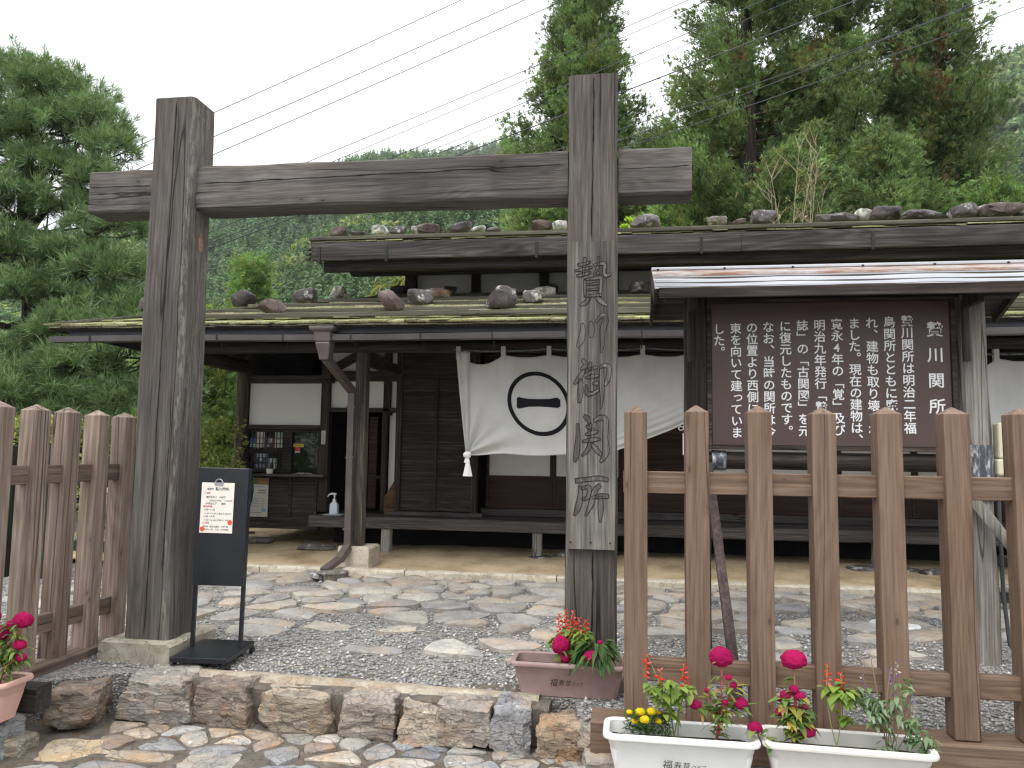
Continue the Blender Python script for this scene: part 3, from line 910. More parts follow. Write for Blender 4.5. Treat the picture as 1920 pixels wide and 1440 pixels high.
# ------------------------------------------------------------------ fences
def picket_mesh(mb, x, y, w, d, z0, zs, zt):
    e = .004
    mb.box(x - w / 2, x + w / 2, y, y + d, z0, zs)
    o = len(mb.v)
    mb.add([(x - w / 2 + e, y + e, zs), (x + w / 2 - e, y + e, zs), (x + w / 2 - e, y + d - e, zs), (x - w / 2 + e, y + d - e, zs), (x, y + d / 2, zt)], [(0, 1, 4), (1, 2, 4), (2, 3, 4), (3, 0, 4)])
def fence(name, loc, label, cat, horiz, pm, rm, count, pitch, first, base_rng, rails, group=None):
    fr = empty(name, loc, label, cat, group)
    mb = MB()
    x, y = first
    picket_mesh(mb, x, y, .102, .10, .045, 1.385, 1.417)
    p0 = mb.build("picket", pm, fr, bevel=.004)
    for k in range(1, count):
        c = p0.copy()
        COL.objects.link(c)
        c.parent = fr
        dz = random.uniform(-.006, .004)
        c.location = (pitch * k, random.uniform(-.004, .004), dz) if horiz else (random.uniform(-.004, .004), pitch * k, dz)
        c.rotation_euler = (0, 0, 0)
        c.scale = (1, 1, 1)
    a, b = base_rng
    for z in rails:
        mb = MB()
        if horiz: mb.bar((a + .14, y + .05, z), (b, y + .05, z), .045, .098, 8, .002, .004)
        else: mb.bar((x, a, z), (x, b, z), .045, .098, 8, .002, .004)
        mb.build("rail", rm, fr, True)
    mb = MB()
    if horiz: mb.bar((a, y + .055, -.03), (b, y + .055, -.03), .19, .145, 10, .003, .008)
    else: mb.bar((x, a, -.01), (x, b, -.01), .16, .125, 10, .003, .008)
    mb.build("base_beam", rm, fr, True)
    return fr
fence("picket_fence", (.9, 3.5, 0), "brown stained picket fence with pointed square pickets in front of the notice board", "fence", True, M_['picket'], M_['rail'], 14, .2685, (.040, 3.5), (-.155, 3.75), (1.07, .255))
fence("picket_fence", (-3.1, 3.4, 0), "faded older picket fence running back to the left gate post", "fence", False, M_['picket_old'], M_['rail_old'], 8, .2425, (-3.10, 2.64), (2.3, 4.42), (1.045, .25))

def rustmetal():
    t = NT("rusty_ridge_flashing")
    v = t.obj()
    n = t.noise(t.n("Mapping", Vector=v, Scale=(1.6, 6.0, 6.0)), 2.6, 6.0, .7)
    return t.done(t.ramp(n, [(.36, (.40, .39, .39)), (.50, (.30, .24, .21)), (.58, (.24, .115, .07)), (.70, (.15, .085, .06))]), .5, .4, .2)
M_['rustmetal'] = rustmetal()
# ------------------------------------------------------------------ roofed notice board
nbd = empty("notice_board", (1.25, 5.05, 0), "large roofed notice board with white Japanese text on chocolate brown panel", "notice board")
def roundlog(mb, x, y, z0, z1, r0_, r1_, seed):
    pts, rs = [], []
    for i in range(21):
        t = i / 20
        pts.append((x + .010 * mnoise.noise(Vector((t * 4, seed, 0))), y + .008 * mnoise.noise(Vector((t * 4, seed, 5))), z0 + (z1 - z0) * t))
        rs.append((r0_ + (r1_ - r0_) * t) * (1 + .04 * mnoise.noise(Vector((t * 6, seed, 9)))))
    mb.tube(pts, rs, 16)
mb = MB(); roundlog(mb, 2.09, 5.05, -.05, 2.20, .098, .082, 1); mb.build("post", M_['signpost'], nbd, True)
mb = MB(); roundlog(mb, .445, 5.05, -.05, 2.20, .082, .078, 2); mb.build("post", M_['signdarkz'], nbd, True)
mb = MB(); mb.box(.535, 1.955, 5.0, 5.025, 1.262, 2.165); pno = mb.build("panel", M_['signpanel'], nbd, bevel=.003)
cols = [("贄川関所", 1.788, 2.03, .098, .158), ("贄川関所は明治二年福", 1.642, 2.072, .0735, .0735), ("島関所とともに廃止さ", 1.539, 2.066, .0735, .0735), ("れ、建物も取り壊され", 1.436, 2.062, .0735, .0735), ("ました。現在の建物は、", 1.333, 2.06, .0735, .0722),
        ("寛永4年の「覚」及び", 1.230, 2.057, .0735, .0735), ("明治九年発行「贄川", 1.127, 2.052, .0735, .0735), ("誌」の「古関図」を元", 1.024, 2.05, .0735, .0735), ("に復元したものです。", .921, 2.047, .0735, .0735), ("なお、当時の関所は今", .818, 2.043, .0735, .0735),
        ("の位置より西側にあり", .718, 2.040, .0735, .0735), ("東を向いて建っていま", .618, 2.036, .0735, .0735), ("した。", .515, 2.032, .0735, .0735)]
mb = MB()
for txt, x, z, s, pitch in cols:
    x += .031
    for ch in txt:
        if ch in "「」":
            put(mb, {'「': '﹁', '」': '﹂'}[ch], x, 4.9975, z - s * .92, s, .012)
        elif ch in "、。":
            put(mb, ch, x + .62 * s, 4.9975, z - s * .92 + .58 * s, s, .012)
        elif ch == "っ":
            put(mb, ch, x + .12 * s, 4.9975, z - s * .92 + .1 * s, s, .012)
        else:
            put(mb, ch, x + (.2 * s if ch == '4' else 0), 4.9975, z - s * .92, s, .014)
        z -= pitch
mb.build("lettering", M_['white_ink'], pno)
mb = MB()
mb.box(.505, .533, 4.985, 5.045, 1.235, 2.19); mb.box(1.957, 1.985, 4.985, 5.045, 1.235, 2.19)
mb.box(.534, 1.956, 4.987, 5.045, 1.235, 1.260); mb.box(.534, 1.956, 4.987, 5.045, 2.167, 2.19)
mb.build("panel_frame", M_['signdark'], nbd, bevel=.003)
mb = MB(); mb.tube([(.40, 5.05, 1.165), (.9, 5.055, 1.168), (1.5, 5.05, 1.166), (2.12, 5.05, 1.17)], .056, 14); mb.build("log_rail", M_['signdark'], nbd, True)
mb = MB(); mb.bar((.25, 5.06, 2.235), (2.36, 5.06, 2.235), .10, .09, 6, .003, .006); mb.build("roof_beam", M_['signdark'], nbd, True)
for x in (.40, 2.02):
    mb = MB()
    mb.bar((x, 4.935, 1.78), (x, 4.935, 2.15), .036, .036)
    mb.prism([(x - .018, 2.10), (x + .018, 2.10), (x + .018, 2.2), (x - .018, 2.2)], 4.72, 4.93)
    mb.build("bracket", M_['signdarkz'], nbd, bevel=.003)
rf = empty("roof", (1.3, 5.06, 2.3)); rf.parent = nbd; rf.location = Vector((1.3, 5.06, 2.3)) - nbd.location
# corrugated metal sheets on both slopes, dark boarding underneath
for sgn in (-1, 1):
    mb = MB()
    n = 7
    prof = [(0.0, 2.402), (.150, 2.338), (.152, 2.318), (.142, 2.316), (.285, 2.274), (.288, 2.256), (.276, 2.254), (.40, 2.222), (.402, 2.206), (.392, 2.204), (.462, 2.190), (.464, 2.180)]
    vs = []
    for x in np.linspace(.165, 2.435, 40):
        for (dy, z) in prof:
            vs.append((x, 5.06 + sgn * dy, z + .003 * math.sin(x * 8)))
    m = len(prof)
    mb.add(vs, [(i * m + k, i * m + k + 1, (i + 1) * m + k + 1, (i + 1) * m + k) for i in range(39) for k in range(m - 1)])
    mb.build("metal_sheet", M_['roofmetal'], rf)
    mb = MB()
    vs = [(x, 5.06 + sgn * dy, z + .006) for x in np.linspace(.163, 2.437, 30) for dy, z in ((0.0, 2.402), (.15, 2.338), (.154, 2.322))]
    mb.add(vs, [(i * 3 + k, i * 3 + k + 1, (i + 1) * 3 + k + 1, (i + 1) * 3 + k) for i in range(29) for k in range(2)])
    mb.build("ridge_flashing", M_['rustmetal'], rf)
mb = MB()
mb.prism([(.18, 0), (2.42, 0), (2.42, 0.001), (.18, .001)], 5, 5.001)
mb = MB()
for x0, x1 in ((.18, 2.42),):
    pts = [(4.612, 2.185), (5.06, 2.388), (5.508, 2.185), (5.508, 2.150), (5.06, 2.32), (4.612, 2.150)]
    vs = [(x0, a, b) for a, b in pts] + [(x1, a, b) for a, b in pts]
    mb.add(vs, [(0, 1, 4, 5), (1, 2, 3, 4), (6, 11, 10, 7), (7, 10, 9, 8)] + [(i, i + 6, (i + 1) % 6 + 6, (i + 1) % 6) for i in range(6)])
mb.build("roof_boarding", M_['signdark'], rf)
for xg in (.172, 2.428):
    mb = MB(); mb.bar((xg, 4.62, 2.135), (xg, 5.06, 2.325), .022, .085); mb.bar((xg, 5.06, 2.325), (xg, 5.5, 2.135), .022, .085); mb.build("bargeboard", M_['signdark'], rf)
mb = MB(); mb.box(.19, 2.41, 4.592, 4.610, 2.125, 2.188); mb.build("eave_board", M_['signdark'], rf, bevel=.003)
mb = MB(); mb.box(.16, 2.44, 5.02, 5.10, 2.395, 2.415); mb.build("ridge_cap", M_['roofmetal'], rf, bevel=.004)
for x in (.2, .62, 1.04, 1.46, 1.88, 2.3):
    mb = MB(); mb.tube([(x, 4.99, 2.385), (x, 4.988, 2.397)], .008, 6); mb.build("screw", M_['iron'], rf)
mb = MB(); mb.bar((.505, 4.98, 1.14), (.535, 3.93, -.02), .05, .038, 6, .003, .004); mb.build("brace", M_['brace_dark'], nbd, True)
mb = MB(); mb.bar((2.0, 4.96, 1.0), (2.62, 4.55, -.02), .055, .06, 8, .006, .006); mb.build("brace", M_['brace'], nbd, True)
# grey metal post collars
t = NT("peeling_grey_flashing")
v = t.obj(False)
t.m_ = t.done(t.ramp(t.noise(t.n("Mapping", Vector=v, Scale=(6, 6, 2)), 6, 6, .7), [(.45, (.07, .08, .09)), (.55, (.18, .20, .23)), (.62, (.5, .5, .5))]), .5, .4, .3)
mb = MB(); mb.tube([(2.09, 5.05, .95), (2.092, 5.05, 1.28)], [.101, .097], 18, False); mb.build("post_wrap", t.m, nbd, True)
mb = MB(); mb.tube([(.532, 5.05, 1.166), (.62, 5.05, 1.166)], [.066, .063], 16); mb.build("joint_wrap", t.m, nbd, True)
mb = MB(); mb.tube([(2.20, 5.02, 1.03), (2.20, 5.02, .9), (2.195, 5.0, .4), (2.21, 4.98, .12), (2.26, 4.93, .02), (2.33, 4.86, .006), (2.6, 4.7, .006)], .012, 8); mb.build("power_cable", M_['wire'], nbd, True)
mbx = MB(); mbx.box(2.195, 2.262, 4.975, 5.06, 1.20, 1.415); mbx.box(2.185, 2.235, 4.975, 5.05, 1.10, 1.198)
tag(mbx.build("meter_box", M_['cream'], bevel=.012), "cream plastic switch box fixed to the grey right post of the notice board", "switch box")

# ------------------------------------------------------------------ black sign stand with paper notice
ss = empty("sign_stand", (-2.325, 4.17, 0), "black steel sign stand on a square wheeled base beside the left gate post", "sign stand")
TR = Matrix.Translation((-2.305, 4.17, 0)) @ Matrix.Rotation(R_(6), 4, 'Z') @ Matrix.Rotation(R_(.6), 4, 'Y')
def tf(mb):
    mb.v = [tuple(TR @ Vector(p)) for p in mb.v]
    return mb
mb = MB(); mb.box(-.155, .155, -.21, .20, .042, .072); tf(mb).build("base_plate", M_['black_steel'], ss, bevel=.004)
mb = MB(); mb.box(-.148, .148, -.012, .012, .42, 1.085); tf(mb).build("panel", M_['black_steel'], ss, bevel=.004)
for x in (-.139, .139):
    mb = MB(); mb.box(x - .011, x + .011, .013, .035, .072, 1.08); tf(mb).build("leg", M_['black_steel'], ss, bevel=.003)
for x in (-.15, .15):
    for y in (-.17, .18):
        mb = MB(); mb.tube([(x - .01, y, .021), (x + .01, y, .021)], .020, 12); mb.tube([(x, y, .02), (x, y, .045)], .008, 6)
        tf(mb).build("caster", M_['iron'], ss, True)
ns = empty("paper_notice", tuple(TR @ Vector((-.03, -.014, .86))), "white paper opening hours notice with two red round stickers clipped to the black stand", "notice")
mb = MB(); mb.box(-.12, .07, -.0165, -.0135, .715, 1.0, (.80, .76, .68)); tf(mb).build("sheet", M_['paint'], ns)
mb = MB()
k, r, b = (.12, .12, .12), (.55, .08, .07), .02
for txt, x, z, s, c in (("塩尻市", -.088, .958, .013, k), ("贄川関所", -.040, .955, .020, k), ("入館料", -.105, .934, .013, r), ("高校生以上　300円", -.092, .912, .013, k), ("20名以上の団体　１人200円", -.072, .893, .0105, k), ("中学生以下　　無料", -.092, .875, .013, k), ("開館時間", -.105, .858, .013, r),
                        ("４月～11月", -.102, .840, .013, k), ("9:00～17:00(入館は16:30まで)", -.094, .820, .0105, k), ("12月～３月", -.102, .802, .013, k), ("9:00～16:00(入館は15:30まで)", -.094, .783, .0105, k), ("休館日", -.105, .766, .013, r), ("月曜日　祝日の翌日　年末年始", -.102, .746, .0105, k), ("ただし４月、５月、８月は無休", -.094, .730, .0105, k)):
    line(mb, txt, x, -.0172, z, s, b, 1, c)
tf(mb).build("lettering", M_['paint'], ns)
for x, z in ((-.104, .737), (.055, .776)):
    mb = MB(); mb.tube([(x, -.0165, z), (x, -.0185, z)], .0135, 18, col=(.72, .10, .06)); tf(mb).build("red_sticker", M_['paint'], ns)
mb = MB(); mb.tube([(-.02 + .022 * math.cos(a), -.019, 1.0 + .02 * math.sin(a)) for a in np.linspace(0, math.pi, 9)], .004, 6); mb.box(-.045, .005, -.022, -.0175, .988, 1.002)
tf(mb).build("clip", plain("steel_clip", (.5, .5, .52), .3, .8), ns)

# ------------------------------------------------------------------ planters
def planter(label, x0, x1, y0, y1, zb, zt, mat, yaw=0.0, grp="flower planters of the entrance"):
    cx, cy = (x0 + x1) / 2, (y0 + y1) / 2
    hw, hd = (x1 - x0) / 2, (y1 - y0) / 2
    o = empty("planter", (cx, cy, zb), label, "planter", grp)
    def ring(w, d, z, r):
        out = []
        for qx, qy, a0 in ((1, 1, 0), (-1, 1, 90), (-1, -1, 180), (1, -1, 270)):
            for k in range(6):
                a = R_(a0 + 18 * k)
                X, Y = qx * (w - r) + r * math.cos(a), qy * (d - r) + r * math.sin(a)
                out.append((cx + X * math.cos(yaw) - Y * math.sin(yaw), cy + X * math.sin(yaw) + Y * math.cos(yaw), z))
        return out
    h = zt - zb
    ins = .022
    rings = [ring(hw - .052, hd - .045, zb + .004, .03), ring(hw - .05, hd - .043, zb + .02, .03), ring(hw - .026, hd - .026, zb + .72 * h, .035), ring(hw - .024, hd - .024, zb + .735 * h, .035), ring(hw - .022, hd - .022, zb + .86 * h, .035),
             ring(hw - .002, hd - .002, zb + .875 * h, .045), ring(hw, hd, zb + .93 * h, .045), ring(hw - .004, hd - .004, zt - .003, .045), ring(hw - .012, hd - .012, zt, .04), ring(hw - .026, hd - .026, zt - .006, .035), ring(hw - .03, hd - .03, zb + .6 * h, .03), ring(hw - .05, hd - .045, zb + .1 * h, .03)]
    mb = MB()
    m = 24
    mb.add([p for r in rings for p in r], [(k * m + i, k * m + (i + 1) % m, (k + 1) * m + (i + 1) % m, (k + 1) * m + i) for k in range(len(rings) - 1) for i in range(m)] + [tuple(range(m))[::-1]])
    mb.build("tub", mat, o, True, ang=45)
    mb = MB()
    zs = zb + .70 * h
    rr = [ring((hw - .031) * s, (hd - .031) * s, zs + .012 * (1 - s), .03 * s) for s in (1.0, .8, .6, .4, .2)]
    vs = [(x, y, z + .010 * mnoise.noise(Vector((x * 40, y * 40, 0)))) for r in rr for x, y, z in r] + [(cx, cy, zs + .012)]
    mb.add(vs, [(k * m + i, k * m + (i + 1) % m, (k + 1) * m + (i + 1) % m, (k + 1) * m + i) for k in range(4) for i in range(m)] + [(4 * m + i, 4 * m + (i + 1) % m, 5 * m) for i in range(m)])
    mb.build("soil", M_['soil'], o)
    return o
def club(o, x, y, z, s, lean, yaw=0.0, cx=0, cy=0):
    mb = MB()
    x0 = x
    for ch, k, dz in (("福", 1.35, -.1), ("寿", 1.1, 0), ("草", 1.05, 0), ("ク", .7, .08), ("ラ", .7, .1), ("ブ", .7, .12)):
        put(mb, ch, x0, 0, z + dz * s, s * k, .002, .95, .12)
        x0 += s * k * (1.02 if k > .9 else .86)
    mb.v = [(a, y + (c - z) * lean + .001 * 0, c) for a, b, c in mb.v]
    mb.build("lettering", M_['ink'], o)
P1 = planter("dusty brown planter with handwritten black lettering at the foot of the right gate post", -.575, .005, 3.85, 4.085, 0.0, .172, M_['brownplastic'])
club(P1, -.372, 3.868, .062, .030, -.13)
P2 = planter("white planter with black handwritten lettering holding yellow marigolds", -.095, .52, 3.185, 3.41, -.097, .088, M_['whiteplastic'])
club(P2, .138, 3.2035, -.036, .031, -.13)
P3 = planter("off white planter with blue salvia beside the white planter", .525, 1.165, 3.175, 3.40, -.09, .095, M_['creamplastic'], R_(-2))
mb = MB(); line(mb, "福寿草クラブ", .72, 3.191, -.062, .034, .0, .95); mb.build("lettering", plain("faded_lettering", (.50, .49, .46), .6), P3)
P0 = planter("pale pink terracotta planter with crimson cockscomb at the left fence", -3.27, -2.685, 3.08, 3.30, -.03, .155, M_['terracotta'])
mb = MB(); mb.bar((-3.4, 3.36, .02), (-2.70, 3.36, .02), .10, .12, 4, .003, .008)
tag(mb.build("timber_block", M_['house_x'], smooth=True), "dark square timber lying behind the pink planter", "timber")

# ------------------------------------------------------------------ flowering plants
GR = [(.11, .19, .05), (.14, .24, .06), (.19, .28, .07), (.24, .29, .09)]
def leaf(mb, p, d, L, W, col, droop=.4, fold=.25):
    p, d = Vector(p), Vector(d).normalized()
    side = d.cross(Vector((0, 0, 1)))
    side = side.normalized() if side.length > .05 else Vector((1, 0, 0))
    upv = side.cross(d).normalized()
    prof = [(0, .06), (.22, .75), (.45, 1.0), (.7, .7), (.9, .28), (1.0, .02)]
    vs = []
    for t, w in prof:
        c = p + d * (L * t) - Vector((0, 0, 1)) * (droop * L * t * t)
        vs += [c - side * (W * .5 * w) + upv * (fold * W * .5 * w), c, c + side * (W * .5 * w) + upv * (fold * W * .5 * w)]
    fs = []
    for k in range(len(prof) - 1):
        a = k * 3
        fs += [(a, a + 1, a + 4, a + 3), (a + 1, a + 2, a + 5, a + 4)]
    mb.add(vs, fs, col)
def jit(c, k=.2):
    j = random.uniform(1 - k, 1 + k)
    return (c[0] * j * random.uniform(.9, 1.1), c[1] * j, c[2] * j)
def comb(mb, c, s, seed, col=(.38, .010, .085)):
    """crested cockscomb head: a brain-like folded dome"""
    vs, fs = ico(4 if s[0] > .03 else 3)
    out, cc = [], []
    for v in vs:
        q = v * 3.1 + Vector((seed, 0, 0))
        r = 1.12 + .14 * mnoise.noise(q) + .20 * abs(mnoise.noise(q * 3.2)) - .10 + .07 * mnoise.noise(q * 9)
        out.append((c[0] + v.x * s[0] * r, c[1] + v.y * s[1] * r, c[2] + (v.z if v.z > 0 else v.z * .75) * s[2] * r))
    mb.add(out, fs, jit(col, .1))
def stemcurve(a, b, bend=.02, n=6):
    a, b = Vector(a), Vector(b)
    w = Vector((random.uniform(-1, 1), random.uniform(-1, 1), 0)) * bend
    return [a.lerp(b, i / n) + w * math.sin(math.pi * i / n) for i in range(n + 1)]
def cockscomb(label, base, heads, leaves, Lw=(.055, .016), grp="crimson cockscombs in the planters", yellow=.35):
    o = empty("cockscomb_plant", base, label, "flower", grp)
    st_, lf, fl = MB(), MB(), MB()
    main = None
    for i, (hx, hy, hz, sx, sz) in enumerate(heads):
        src = base if main is None or random.random() < .4 else main[len(main) // 2 - 1]
        pts = stemcurve(src, (hx, hy, hz - sz * .5), .015)
        if main is None: main = pts
        r = .0055 if i == 0 else .003
        st_.tube(pts, [r * (1 - .4 * k / 6) for k in range(7)], 6, col=(.42, .10, .10) if random.random() < .6 else (.30, .16, .09))
        fh = MB(); comb(fh, (hx, hy, hz), (sx, sx * .8, sz), i * 3.1 + base[0] * 7); fh.build("flower_head", M_['petal'], o, True, ang=180)
        for k in range(1, 7):
            for _ in range(int(leaves * 1.4) // len(heads) // 6 + 1):
                a = random.uniform(0, 6.28)
                col = (.34, .32, .07) if random.random() < yellow * .6 else ((.36, .20, .08) if random.random() < .08 else random.choice(GR))
                j = random.uniform(.8, 1.5)
                leaf(lf, pts[k], (math.cos(a), math.sin(a) * .8 - .15, random.uniform(.0, .7)), Lw[0] * j, Lw[1] * j, jit(col), random.uniform(.2, .8))
    st_.build("stem", M_['stem'], o, True); lf.build("leaves", M_['leaf'], o, True, ang=60)
    return o
def salvia(label, base, spikes, leaves, petal=(.72, .055, .035), grp="red salvias in the planters", leafc=None, Lw=(.05, .034), dry=False, bud=.010, stemc=(.20, .24, .08), cat="flower"):
    o = empty("salvia_plant", base, label, cat, grp)
    st_, lf, fl = MB(), MB(), MB()
    for i, (x, y, z, L) in enumerate(spikes):
        pts = stemcurve((base[0] + random.uniform(-.02, .02), base[1], base[2]), (x, y, z), .02, 8)
        st_.tube(pts, .0022, 5, col=stemc)
        n = int(L / .006)
        for k in range(n):
            t = k / max(n - 1, 1)
            c = Vector((x, y, z)) - Vector((0, 0, 1)) * L * t + (pts[-2] - pts[-1]) * 0
            a = k * 2.4
            out = Vector((math.cos(a) * .62, math.sin(a) * .62, -.45 + .8 * (1 - t)))
            w = 1.45 * bud * (.35 + .65 * min(1, t * 2 + .2)) * random.uniform(.7, 1.3)
            col = petal
            if dry and random.random() < .6: col = (.52, .48, .42)
            elif random.random() < .25: col = (min(petal[0] * 1.1, .8), petal[1] + .12, petal[2] + .09)
            p0 = c + out * .002
            fl.tube([p0, p0 + out * w * .9, p0 + out * w * 2.0 + Vector((0, 0, .004))], [w * .18, w * .42, w * .12], 5, col=jit(col, .15))
    for (x, y, z, n) in leaves:
        for k in range(int(n * 2.1)):
            a = random.uniform(0, 6.28)
            j = random.uniform(.6, 1.2)
            p = (x + random.uniform(-.03, .03), y + random.uniform(-.025, .025), z + random.uniform(-.025, .03))
            leaf(lf, p, (math.cos(a), math.sin(a) - .3, random.uniform(-.3, .6)), Lw[0] * j, Lw[1] * j, jit(random.choice(leafc or [(.17, .26, .05), (.22, .31, .06), (.26, .34, .08)])), random.uniform(.3, 1.0), .2)
    st_.build("stem", M_['stem'], o, True); lf.build("leaves", M_['leaf'], o, True, ang=60); fl.build("flower_spikes", M_['petal'], o, True)
    return o
def marigold(label, base, heads):
    o = empty("marigold_plant", base, label, "flower")
    st_, lf, fl = MB(), MB(), MB()
    for i, (x, y, z, r) in enumerate(heads):
        pts = stemcurve(base, (x, y, z), .015)
        st_.tube(pts, .0018, 5, col=(.14, .2, .06))
        vs, fs = ico(3)
        out = []
        for v in vs:
            k = 1 + .22 * mnoise.noise(v * 5 + Vector((i * 3, 0, 0))) + .12 * mnoise.noise(v * 14)
            out.append((x + v.x * r * k, y + v.y * r * k, z + v.z * r * .72 * k))
        fh = MB(); fh.add(out, fs, jit((.80, .56, .015), .08)); fh.build("flower_head", M_['petal'], o, True, ang=180)
    for k in range(950):
        a, rr = random.uniform(0, 6.28), random.random() ** .5
        p = (base[0] + .095 * rr * math.cos(a), base[1] - .01 + .06 * rr * math.sin(a), base[2] + .01 + .085 * random.random())
        b = random.uniform(0, 6.28)
        leaf(lf, p, (math.cos(b), math.sin(b), random.uniform(-.1, .9)), random.uniform(.016, .030), .007, jit(random.choice([(.07, .14, .045), (.10, .18, .06)])), .2)
    st_.build("stem", M_['stem'], o, True); lf.build("leaves", M_['leaf'], o)
# brown planter
salvia("red salvia with fresh light green leaves in the dusty brown planter", (-.285, 3.98, .13), [(-.335, 3.97, .385, .10), (-.305, 3.99, .40, .11), (-.265, 3.97, .40, .12), (-.235, 3.96, .37, .07), (-.285, 3.95, .36, .10), (-.20, 3.97, .36, .05)], [(-.33, 3.96, .26, 22), (-.27, 3.97, .29, 26), (-.21, 3.96, .28, 20), (-.29, 3.96, .22, 22), (-.24, 3.98, .22, 14)], Lw=(.05, .028))
cockscomb("crimson cockscomb with long dark green leaves drooping over the brown planter rim", (-.18, 3.96, .13), [(-.322, 3.90, .245, .040, .048), (-.165, 3.86, .205, .048, .032), (-.30, 3.90, .185, .022, .026), (-.13, 3.9, .27, .012, .012)], 24, (.06, .016), yellow=0)
o = bpy.data.objects["leaves"] if False else None
lf = MB()
dk = [(.055, .12, .035), (.075, .15, .045), (.10, .18, .05)]
for k in range(90):
    a = random.uniform(0, 6.28)
    p = (-.145 + .065 * math.cos(a) * random.random() ** .5, 3.89 + .05 * math.sin(a) * random.random(), random.uniform(.19, .275))
    leaf(lf, p, (math.cos(a) * .8, math.sin(a) * .5 - .5, random.uniform(-.35, .5)), random.uniform(.06, .10), random.uniform(.018, .030), jit(random.choice(dk)), random.uniform(.4, 1.0), .3)
par = [c for c in bpy.data.objects if c.type == 'EMPTY' and c.name.startswith("cockscomb_plant")][-1]
lf.build("drooping_leaves", M_['leaf'], par, True, ang=60)
# white planter
marigold("yellow marigold with feathery leaves at the left end of the white planter", (.085, 3.31, .05), [(.012, 3.27, .150, .013), (.055, 3.26, .158, .020), (.033, 3.27, .118, .016), (.10, 3.27, .158, .020), (.072, 3.24, .135, .020), (.128, 3.27, .123, .015), (.13, 3.29, .15, .009)])
salvia("thin red salvia with pale green leaves in the middle of the white planter", (.20, 3.3, .045), [(.083, 3.29, .375, .085), (.135, 3.29, .318, .06), (.232, 3.29, .345, .09), (.185, 3.29, .28, .03), (.243, 3.29, .265, .02)], [(.125, 3.28, .235, 12), (.175, 3.28, .25, 14), (.225, 3.28, .24, 14), (.16, 3.28, .17, 9)], Lw=(.046, .030), grp="red salvias in the planters")
cockscomb("tall crimson cockscomb with red stem at the right end of the white planter", (.355, 3.3, .045), [(.378, 3.29, .378, .043, .042), (.275, 3.28, .19, .022, .02), (.452, 3.28, .205, .026, .024), (.405, 3.28, .305, .014, .012), (.425, 3.28, .275, .013, .014), (.32, 3.28, .25, .011, .009), (.39, 3.27, .21, .012, .012)], 90, (.055, .015))
# off white planter
cockscomb("bushy crimson cockscomb with yellowing leaves at the left end of the off white planter", (.65, 3.29, .045), [(.658, 3.28, .385, .047, .038), (.50, 3.25, .125, .028, .024), (.622, 3.27, .252, .020, .019), (.675, 3.27, .25, .021, .020), (.655, 3.27, .275, .018, .018), (.60, 3.27, .185, .018, .018), (.652, 3.27, .20, .014, .015), (.693, 3.27, .21, .011, .012), (.70, 3.26, .12, .030, .024), (.69, 3.27, .15, .014, .014), (.60, 3.27, .235, .012, .012)], 130, (.052, .022), yellow=.6)
salvia("single red salvia with bright lime leaves in the middle of the off white planter", (.83, 3.29, .04), [(.785, 3.28, .375, .075), (.835, 3.28, .345, .07)], [(.80, 3.27, .265, 9), (.845, 3.27, .265, 9), (.825, 3.28, .285, 6), (.83, 3.28, .165, 4)], Lw=(.055, .040), stemc=(.28, .33, .09))
salvia("straggly blue salvia with grey green leaves at the right end of the off white planter", (1.01, 3.29, .04), [(.912, 3.27, .345, .022), (.92, 3.27, .30, .022), (.97, 3.27, .27, .02), (.955, 3.3, .40, .01), (1.045, 3.28, .40, .05), (1.02, 3.28, .37, .05), (1.03, 3.28, .295, .018), (1.095, 3.28, .275, .028), (1.10, 3.28, .23, .03), (1.015, 3.26, .15, .018), (1.20, 3.1, .035, .028)],
       [(.92, 3.27, .27, 12), (.95, 3.27, .235, 18), (.965, 3.27, .205, 18), (.98, 3.27, .17, 10), (1.045, 3.28, .25, 12), (1.06, 3.28, .31, 8), (1.035, 3.28, .20, 9), (1.085, 3.28, .165, 18), (1.095, 3.28, .125, 16), (1.14, 3.26, .11, 14), (1.13, 3.25, .065, 14), (.985, 3.27, .075, 10)], petal=(.17, .10, .50), leafc=[(.18, .26, .14), (.21, .29, .17), (.27, .34, .22), (.15, .25, .10)], Lw=(.036, .018), dry=True, bud=.0065, grp="blue salvias", stemc=(.22, .17, .12))
cockscomb("crimson cockscomb with slender green leaves in the pink planter", (-2.80, 3.2, .10), [(-2.70, 3.2, .405, .042, .038), (-2.80, 3.19, .345, .035, .033), (-2.76, 3.2, .385, .02, .02), (-2.70, 3.19, .30, .028, .024), (-2.69, 3.19, .245, .024, .022), (-2.85, 3.2, .42, .03, .03)], 200, (.06, .012), yellow=.3)

M_['moss'] = plain("dry_moss", (1, 1, 1), .95, 0, .05, .35, 40.0, .8, 160, vcol=True)
# ------------------------------------------------------------------ HOUSE
ho = empty("traditional_house", (-.5, 9.5, 0), "dark timber Japanese checkpoint house with stone weighted mossy board roofs", "house")
SL = .29
def lowz(y): return 2.36 + SL * (y - 6.7)
def upz(y): return 3.575 + SL * (y - 8.3)
XR = 9.0
